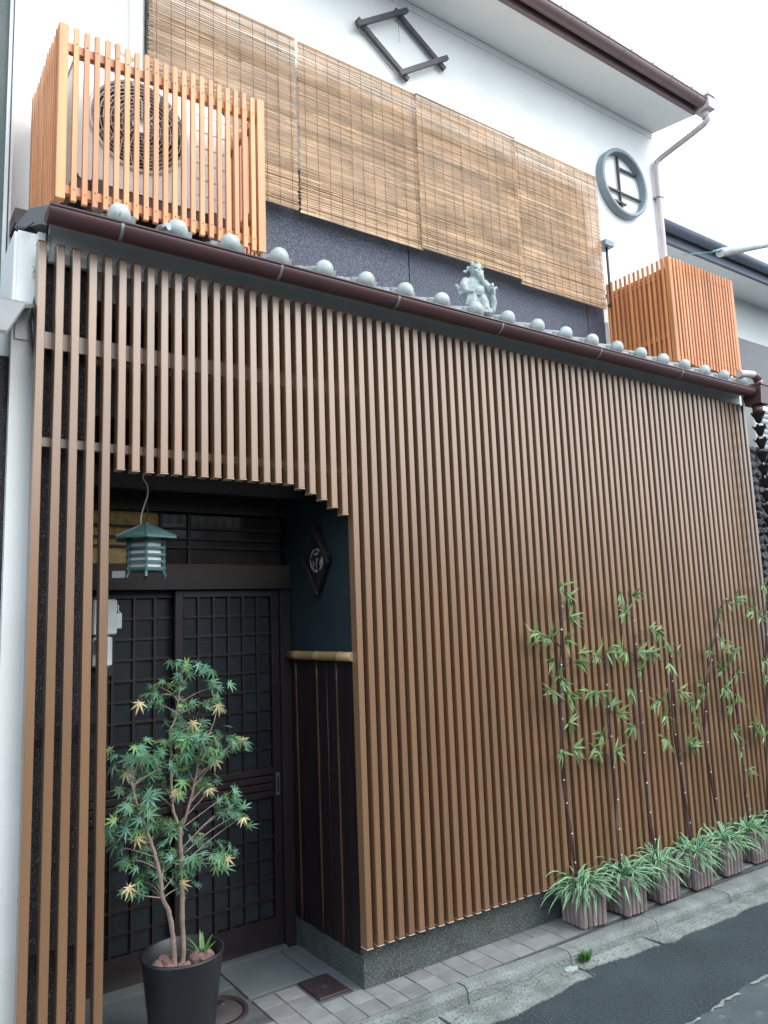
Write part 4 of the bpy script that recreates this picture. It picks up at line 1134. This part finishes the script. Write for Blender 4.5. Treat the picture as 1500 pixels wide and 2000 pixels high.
# ------------------------------------------------------------------ planters with variegated grass, slim bamboo with fairy lights
def planter_mesh():
    h = .079; Hh = .178
    planks = []
    n = 5; w = 2*h/n
    return h, Hh, n, w
ORD = ['nearest', 'second', 'third', 'fourth', 'fifth', 'sixth', 'farthest']
PLX = [2.632, 2.918, 3.207, 3.516, 3.846, 4.178, 4.50]
PLY = [-.058, -.090, -.090, -.094, -.082, -.066, -.060]
def planters():
    h, Hh, n, w = planter_mesh()
    # one plank: a rounded stave, slightly leaning out towards the top
    m = MB()
    pr = [(-w/2+.0018,.004),(-w/2+.0025,-.005),(-w*.25,-.009),(w*.25,-.009),(w/2-.0025,-.005),(w/2-.0018,.004)]
    vs = [(x*.94,y+.004,0) for x, y in pr]+[(x,y-.001,Hh) for x, y in pr]+[(x,y+.004,Hh+.004) for x, y in pr]
    k = 6
    fs = [(i,i+1,k+i+1,k+i) for i in range(5)]+[(k+i,k+i+1,2*k+i+1,2*k+i) for i in range(5)]+[tuple(range(2*k,3*k)),tuple(range(k-1,-1,-1)),(5,0,2*k,3*k-1)]
    stave = m.add(vs, fs).mesh('stave','planter_clay')
    core = MB().box((-h+.004,-h+.004,.012),(h-.004,h-.004,Hh-.03)).mesh('core','planter_dark')
    soil = MB().box((-h+.006,-h+.006,Hh-.03),(h-.006,h-.006,Hh-.02)).mesh('soil','soil')
    foot = MB().cbox((-.014,-.014,0),(.014,.014,.0118),.002).mesh('foot','planter_dark')
    rnd = random.Random(13)
    for i, (x, y) in enumerate(zip(PLX, PLY)):
        o = empty('planter', (x,y,0)); tag(o, f'square reddish clay planter with ribbed staves, {ORD[i]} in the row along the screen', 'planter', 'planters along the slat screen')
        o.rotation_euler = (0,0,rnd.uniform(-.05,.05) + (rad(-6) if i == 0 else 0))
        inst('core', core, o); inst('soil', soil, o)
        for fx in (-.06,.06):
            for fy in (-.06,.06): inst('foot', foot, o, (fx,fy,0))
        for side in range(4):
            R = Matrix.Rotation(PI/2*side,4,'Z')
            for k in range(n):
                q = inst('stave', stave, o); q.matrix_local = R @ Matrix.Translation((-h+w*(k+.5),-h,.010+rnd.uniform(-.002,.002)))
        # variegated grass: arching blades with pale margins
        g = empty('spider_plant', (x,y,Hh-.02)); tag(g, f'green and white striped grass plant spilling over the {ORD[i]} planter', 'plant', 'striped grass plants in the planters')
        mb = MB()
        for b in range(135):
            a = rnd.uniform(0,2*PI); L = rnd.uniform(.13,.25); up = rnd.uniform(.25,1.3)
            d = Vector((math.cos(a),math.sin(a),0)); s = Vector((-d.y,d.x,0))
            st = Vector((rnd.uniform(-.045,.045),rnd.uniform(-.045,.045),0))
            v = d*math.cos(up) + Vector((0,0,math.sin(up))); p = st.copy(); N = 7; wd = rnd.uniform(.0065,.0098); twist = rnd.uniform(-.6,.6)
            vs = []
            for j in range(N+1):
                t = j/N; ww = wd*(1-t**2.2)*(.7+.3*min(1,3*t)) + .0003
                sd = (s*math.cos(twist*t) + Vector((0,0,1))*math.sin(twist*t))
                vs += [p-sd*ww+Vector((0,0,.0012)), p-sd*ww*.5, p+sd*ww*.5, p+sd*ww+Vector((0,0,.0012))]
                v = (v + Vector((0,0,-1))*(.26+.16*t)*(.9 if up > .9 else .55)).normalized(); p = p + v*(L/N)
                if p.y + y > -.012: p.y = -.012 - y - rnd.uniform(0,.01)
            for j in range(N):
                for q in range(3): mb.add([], []) if False else None
            o0 = len(mb.v); mb.v += [tuple(q) for q in vs]
            rev = rnd.random() < .15
            for j in range(N):
                for q in range(3):
                    mb.f.append([o0+4*j+q,o0+4*j+q+1,o0+4*j+q+5,o0+4*j+q+4]); mb.smooth.append(True); mb.mi.append((0 if q == 1 else 1) if not rev else (1 if q == 1 else 0))
        bl = mb.build('leaf_blades', None, g, mats=['spider_green','spider_white']); bl['kind'] = 'stuff'
planters()

def bamboos():
    rnd = random.Random(31)
    def Z(a, b): return (980+a/2.598, 1080+b/2.598)
    ST = [[(378,1640),(360,1500),(330,1300),(310,1150),(300,1000),(298,800),(295,600),(300,450),(297,300),(290,180)],
          [(602,1600),(585,1400),(580,1250),(560,1050),(545,930),(535,800),(525,700),(520,540)],
          [(785,1540),(755,1380),(735,1220),(720,1080),(708,900),(695,700),(680,560),(668,400),(650,270),(640,190)],
          [(958,1460),(935,1290),(905,1100),(880,950),(865,800),(857,650),(850,500),(845,440)],
          [(1102,1420),(1090,1310),(1060,1140),(1040,1000),(1030,900),(1035,740),(1045,620),(1065,520),(1090,350),(1120,250),(1150,225)],
          [(1258,1390),(1235,1230),(1225,1100),(1205,920),(1190,800),(1175,650),(1170,560),(1160,480)],
          [(1352,1350),(1347,1150),(1347,950),(1342,700),(1340,450),(1340,300),(1343,160)]]
    SP = [[(300,165),(320,200),(345,215),(350,320),(190,410),(150,400),(240,430),(325,440),(255,540),(385,550),(410,500),(285,620),(300,650),(245,690),(335,710),(350,740),(350,850),(300,1000),(365,985)],
          [(480,510),(530,500),(440,700),(480,700),(530,720),(560,770),(590,810),(500,920),(460,980),(490,1000),(575,1000),(570,480)],
          [(600,200),(665,215),(620,300),(760,380),(800,375),(780,490),(740,500),(690,500),(620,490),(700,590),(640,680),(665,870),(590,470)],
          [(840,450),(890,490),(850,560),(800,740),(770,760),(830,820),(830,940),(950,960),(970,975),(900,700)],
          [(1200,230),(1150,250),(1100,310),(1110,440),(1050,485),(1140,485),(1180,490),(990,850),(960,740),(1000,740),(1020,660)],
          [(1180,490),(1110,590),(1190,600),(1120,680),(1150,690),(1190,720),(1160,760),(1170,900),(1210,1000),(1250,1090)],
          [(1330,160),(1260,280),(1300,300),(1310,320),(1325,540),(1330,610),(1280,880),(1310,860),(1330,920)]]
    lv = []
    for bend in (.1,.35,.6):
        m = MB(); vs = []; n = 5
        for i in range(n+1):
            t = i/n; w = .072*math.sin(PI*min(1,(t*.94+.06))**.7)*(1 if t < 1 else 0)
            z = -bend*t*t*.5
            vs += [(-w,t,z+.02),(0,t,z),(w,t,z+.02)]
        lv.append(m.add(vs, [(3*i+j,3*i+j+1,3*i+j+4,3*i+j+3) for i in range(n) for j in (0,1)], True).mesh('leaf','bamboo_leaf'))
    bulb = MB().ball((0,0,0),.0043,8).mesh('fairy_bulb','fairy_bulb')
    for i, (st, sp) in enumerate(zip(ST, SP)):
        base = Vector((PLX[i], PLY[i], .165))
        o = empty('slim_bamboo', base); tag(o, f'slim dark stemmed bamboo wound with fairy lights in the {ORD[i]} planter', 'bamboo', 'slim bamboos against the screen')
        pts = []
        for k, (a, b) in enumerate(st):
            Y = -.035 + (PLY[i]+.045)*max(0,1-k/2)*.6 - .012*math.sin(k*1.7+i)
            pts.append(onY(*Z(a,b),Y)-base)
        path = smoothpath(pts,5); n = len(path)
        T('stem', path, [(.0085-.0062*(k/(n-1)))*(1.18 if k % 5 == 0 else 1) for k in range(n)], 'bamboo_stem', o, 8)
        # string of fairy lights winding up the stem
        wp = []; dist = 0; nextb = .06
        for k, p in enumerate(path):
            ang = k*.9+i
            wp.append(p + Vector((math.cos(ang)*.010, -abs(math.sin(ang))*.010, 0)))
        T('light_wire', smoothpath(wp,2), .0012, 'black_cable', o, 4)
        for k in range(1, n):
            dist += (path[k]-path[k-1]).length
            if dist > nextb and k < n-3:
                inst('fairy_bulb', bulb, o, path[k]+Vector((rnd.uniform(-.006,.006),-.012,0))); nextb = dist + rnd.uniform(.10,.16)
        for (a, b) in sp:
            Y = -.05 + rnd.uniform(-.07,.02)
            c = onY(*Z(a,b),Y)-base
            cand = [p for p in path if p.z < c.z+.01] or path
            near = min(cand, key=lambda v: (v-c).length)
            d = c-near
            if d.length > .03: near2 = min(cand, key=lambda v: abs((c.z-v.z)-.35*abs(c.x-v.x)-.02)); near = near2 if (near2-c).length < 2.2*d.length else near
            tw = empty('sprig', near, o)
            v = c-near
            mid = v*.55+Vector((0,0,.012))
            T('twig', smoothpath([(0,0,0),mid,v],3), [.0021-.0012*q/6 for q in range(7)], 'bamboo_stem', tw, 5)
            dr = Vector((v.x,v.y*.5,0)); dr = dr.normalized() if dr.length > .012 else Vector((rnd.choice((-1,1)),-.2,0)).normalized()
            for q in range(rnd.randint(7,11)):
                ang = rnd.uniform(-1.9,1.9); droop = rnd.uniform(-1.1,.8)
                t = Vector((dr.x*math.cos(ang)-dr.y*math.sin(ang)*.5, dr.y-.30*rnd.random(), droop + (.5 if abs(ang) > .9 else 0)*rnd.choice((-1,.6)))).normalized()
                nrm = Vector((rnd.uniform(-.5,.5),-.7,rnd.uniform(.3,1))).normalized()
                nrm = (nrm - t*nrm.dot(t)).normalized(); x = t.cross(nrm); L = rnd.uniform(.062,.105)
                pos = v*rnd.uniform(.75,1.02)
                lf = inst('leaf', rnd.choice(lv), tw)
                lf.matrix_local = Matrix(((x.x*L,t.x*L,nrm.x*L,pos.x),(x.y*L,t.y*L,nrm.y*L,pos.y),(x.z*L,t.z*L,nrm.z*L,pos.z),(0,0,0,1)))
bamboos()

# ------------------------------------------------------------------ small things at the kerb
def kerb_bits():
    rnd = random.Random(17)
    c = Vector((2.40,-.252,-.061)); o = empty('weed', c); tag(o, 'tuft of green weed growing at the foot of the kerb', 'weed')
    m = MB()
    for k in range(70):
        a = rnd.uniform(0,2*PI); L = rnd.uniform(.025,.065); d = Vector((math.cos(a),math.sin(a)*.7,rnd.uniform(.4,1.6))).normalized(); s = d.cross(Vector((0,0,1))).normalized()
        p = Vector((rnd.uniform(-.02,.02),rnd.uniform(-.012,.012),0)); e = p+d*L
        m.add([p, p+d*L*.5-s*.007, e, p+d*L*.5+s*.007], [(0,1,2,3)])
    m.build('leaves','weed_green',o)
    c = Vector((2.285,-.268,-.058)); bm = bmesh.new(); bmesh.ops.create_icosphere(bm, subdivisions=3, radius=1)
    for v in bm.verts:
        v.co *= rnd.uniform(.86,1.12); v.co.x *= .038; v.co.y *= .022; v.co.z *= .008
    me = bpy.data.meshes.new('plaster_scrap'); bm.to_mesh(me); bm.free(); me.materials.append(MATS['scrap_white'])
    tag(inst('plaster_scrap', me, None, c), 'flattened white scrap lying on the concrete by the weed', 'scrap')
    m = MB()
    for k in range(520):
        x = rnd.uniform(1.3,4.6); y = -.205-.042*(x-1.324)-abs(rnd.gauss(0,.05)) - .01
        if rnd.random() < .2: y = rnd.uniform(-.9,-.4)
        r = rnd.uniform(.0018,.0055); m.ball((x,y,-.061 if y > -.36 else -.065), r, 5, (1,1,.6))
    q = m.build('grit','planter_dark'); tag(q, 'loose grit scattered along the kerb foot', 'grit', kind='stuff')
kerb_bits()

# ------------------------------------------------------------------ neighbours
def neighbour_left():
    o = empty('neighbour_house', (-1.5,.4,0)); tag(o, 'grey neighbouring house cut off by the left edge of the picture', 'house')
    def b(n, lo, hi, mt): B(n, (lo[0]+1.5,lo[1]-.4,lo[2]), (hi[0]+1.5,hi[1]-.4,hi[2]), mt, o)
    b('upper_wall', (-5,.52,2.60), (-.075,6,7.0), 'neighbour_grey')
    b('wall_edge', (-.075,.50,2.60), (-.047,.9,7.0), 'white_old')
    b('lower_wall', (-5,.12,0), (-.0895,6,2.599), 'dark_wall')
    # sheet metal hood over its doorway
    m = MB()
    pr = [onY(-60,540,-.02), onY(60,592,.06)]
    A = [(-1.2,.15,2.80),(-.02,.08,2.795),(-.05,-.06,2.76),(-.12,-.22,2.66),(-.16,-.34,2.52),(-1.2,-.34,2.52),(-1.2,-.2,2.68)]
    vs = [(x+1.5,y-.4,z) for x,y,z in [(-1.2,.15,2.84),(-.03,.15,2.84),(-.03,.0,2.775),(-1.2,.0,2.775),(-.085,-.16,2.70),(-1.2,-.16,2.70),(-.155,-.28,2.55),(-1.2,-.28,2.55)]]
    vs2 = [(x,y+.004,z-.012) for x,y,z in vs]
    m.add(vs+vs2, [(0,1,2,3),(3,2,4,5),(5,4,6,7),(11,10,9,8),(13,12,10,11),(15,14,12,13),(1,9,10,2),(2,10,12,4),(4,12,14,6),(6,14,15,7)]).build('door_hood','awning_grey',o)
    T('wall_cable', smoothpath([(1.5-.062,.49-.4,6.5),(1.5-.061,.49-.4,4.6),(1.5-.060,.49-.4,3.0)],4), .0028, 'black_cable', o, 6)
neighbour_left()
def left_cables():
    o = empty('loose_cables', (-.03,.07,2.9)); tag(o, 'thin black cables hanging on the white corner beside the screen', 'cable')
    c = o.location
    def cab(px, Y, r=.0035): T('cable', smoothpath([onY(a,b,Y)-c for a, b in px],4), r, 'black_cable', o, 6)
    cab([(33,440),(40,448),(52,444),(66,434)], .05, .0025)
    cab([(95,430),(92,455),(90,475)], .05)
    cab([(75,560),(66,590),(60,625),(62,660),(66,700),(70,740)], .05)
    cab([(70,575),(64,600),(68,640),(69,700)], .06, .0025)
    B('cable_box', (.005,.0,-.235), (.035,.025,-.13), 'gutter_metal', o, .004)
    T('wall_hook', smoothpath([onY(a,b,.07)-c for a, b in [(62,520),(72,521),(63,530),(66,540),(74,542)]],3), .0025, 'street_pole', o, 6)
left_cables()
def neighbour_right():
    o = empty('far_house', (8,1.3,0)); tag(o, 'pale neighbouring house with blue grey eave beyond the right slatted box', 'house')
    def b(n, lo, hi, mt): return B(n, (lo[0]-8,lo[1]-1.3,lo[2]), (hi[0]-8,hi[1]-1.3,hi[2]), mt, o)
    b('wall', (5.3,1.40,0), (16,7,5.2), 'neighbour_wall')
    m = MB()
    x0, x1 = 5.25, 16
    P = [(.95,4.93),(1.40,4.98),(1.40,5.02),(.95,5.00)]
    vs = [(x-8,y-1.3,z) for x in (x0,x1) for y,z in P]
    m.add(vs, [(0,1,5,4),(1,2,6,5),(2,3,7,6),(3,0,4,7),(0,3,2,1),(4,5,6,7)]).build('soffit','soffit_paint',o)
    vs = [(x-8,y-1.3,z) for x in (x0,x1) for y,z in [(.90,5.0),(3.5,6.1),(3.5,6.16),(.88,5.06)]]
    MB().add(vs, [(0,1,5,4),(1,2,6,5),(2,3,7,6),(3,0,4,7),(0,3,2,1),(4,5,6,7)]).build('roof','neighbour_roof',o)
    b('eave_fascia', (x0,.915,4.90), (x1,.949,5.05), 'neighbour_roof')
    g = MB(); g.tube([(x0-8,.865-1.3,5.02),(x1-8,.865-1.3,5.02)], .05, 14).build('gutter','neighbour_roof',o)
    for x in (5.9,6.9,7.9): b('gutter_bracket', (x,.812,4.99), (x+.012,.914,5.03), 'neighbour_roof')
    w = b('window', (7.3,1.38,3.4), (8.4,1.399,4.5), 'window_dark')
neighbour_right()
def stone_wall():
    o = empty('stone_garden_wall', (5.6,.35,0)); tag(o, 'rough black stone wall beyond the right end of the screen', 'wall')
    B('core', (-.45,.0,0), (2.4,.3,2.80), 'dark_stone', o)
    rnd = random.Random(9)
    ms = []
    for k in range(4):
        bm = bmesh.new(); bmesh.ops.create_icosphere(bm, subdivisions=1, radius=1)
        for v in bm.verts: v.co *= rnd.uniform(.8,1.15)
        me = bpy.data.meshes.new('stone'); bm.to_mesh(me); bm.free(); me.materials.append(MATS['dark_stone']); ms.append(me)
    z = .05; r = 0
    while z < 2.85:
        x = -.42 + (.03 if r % 2 else 0)
        while x < .75:
            inst('stone', rnd.choice(ms), o, (x,rnd.uniform(-.01,.01),z), (rnd.uniform(0,3),rnd.uniform(0,3),rnd.uniform(0,3)), (rnd.uniform(.034,.05),.03,rnd.uniform(.028,.04))); x += .085
        z += .068; r += 1
    q = empty('louvred_box', (5.58,.36,2.83)); tag(q, 'pale louvred vent box above the black stone wall', 'vent box')
    B('case', (0,0,.0), (.4,.3,.42), 'neighbour_wall', q, .01)
    for k in range(8): B('louvre', (.02,-.008,.04+.045*k), (.38,-.0005,.06+.045*k), 'round_frame', q)
stone_wall()
def street_lamp():
    o = empty('lamp_pole', (13.5,1.0,-.06)); tag(o, 'pale metal street pole arm reaching in from the right above the far house', 'street pole')
    a, b = onY(1408,492,.6), onY(1560,462,.6)
    Y = -.2
    a, b = onY(1406,494,Y), onY(1600,455,Y)
    base = o.location; base.x, base.y = b.x+.05, Y
    o.location = base
    T('pole', [(0,0,0),(0,0,b.z+1.2)], [.11,.085], 'street_pole', o, 16)
    T('arm', [a-base, b-base], [.030,.034], 'street_pole', o, 14)
    T('arm_end', [a-base+Vector((-.10,0,-.02)), a-base+Vector((.0,0,.02)), a-base+Vector((.05,0,.045))], [.008,.012,.010], 'teal_wire', o, 8)
    T('stay_wire', [onY(1335,497,.4)-base, a-base+Vector((-.08,0,-.015))], .006, 'teal_wire', o, 6)
street_lamp()
def add_shade_house():  # unseen house, added to shade the lower front and reflect in the slats
    o = empty('unseen_shade_house', (2,-5.3,0)); tag(o, 'unseen low house across the lane, added to shade the front and mirror in the slats', 'house')
    B('wall', (-9,-4,0), (10,0,2.85), 'shade_house_wall', o)
    MB().add([(-9,.35,2.80),(10,.35,2.80),(10,-2,3.4),(-9,-2,3.4),(-9,.35,2.72),(10,.35,2.72),(10,-2,3.3),(-9,-2,3.3)], [(0,1,2,3),(7,6,5,4),(0,4,5,1),(1,5,6,2),(2,6,7,3),(3,7,4,0)]).build('roof','neighbour_roof',o)
    for x in (-5,-2,1,4): B('window', (x,.0,1.0), (x+1.4,.02,2.2), 'window_dark', o)
add_shade_house()
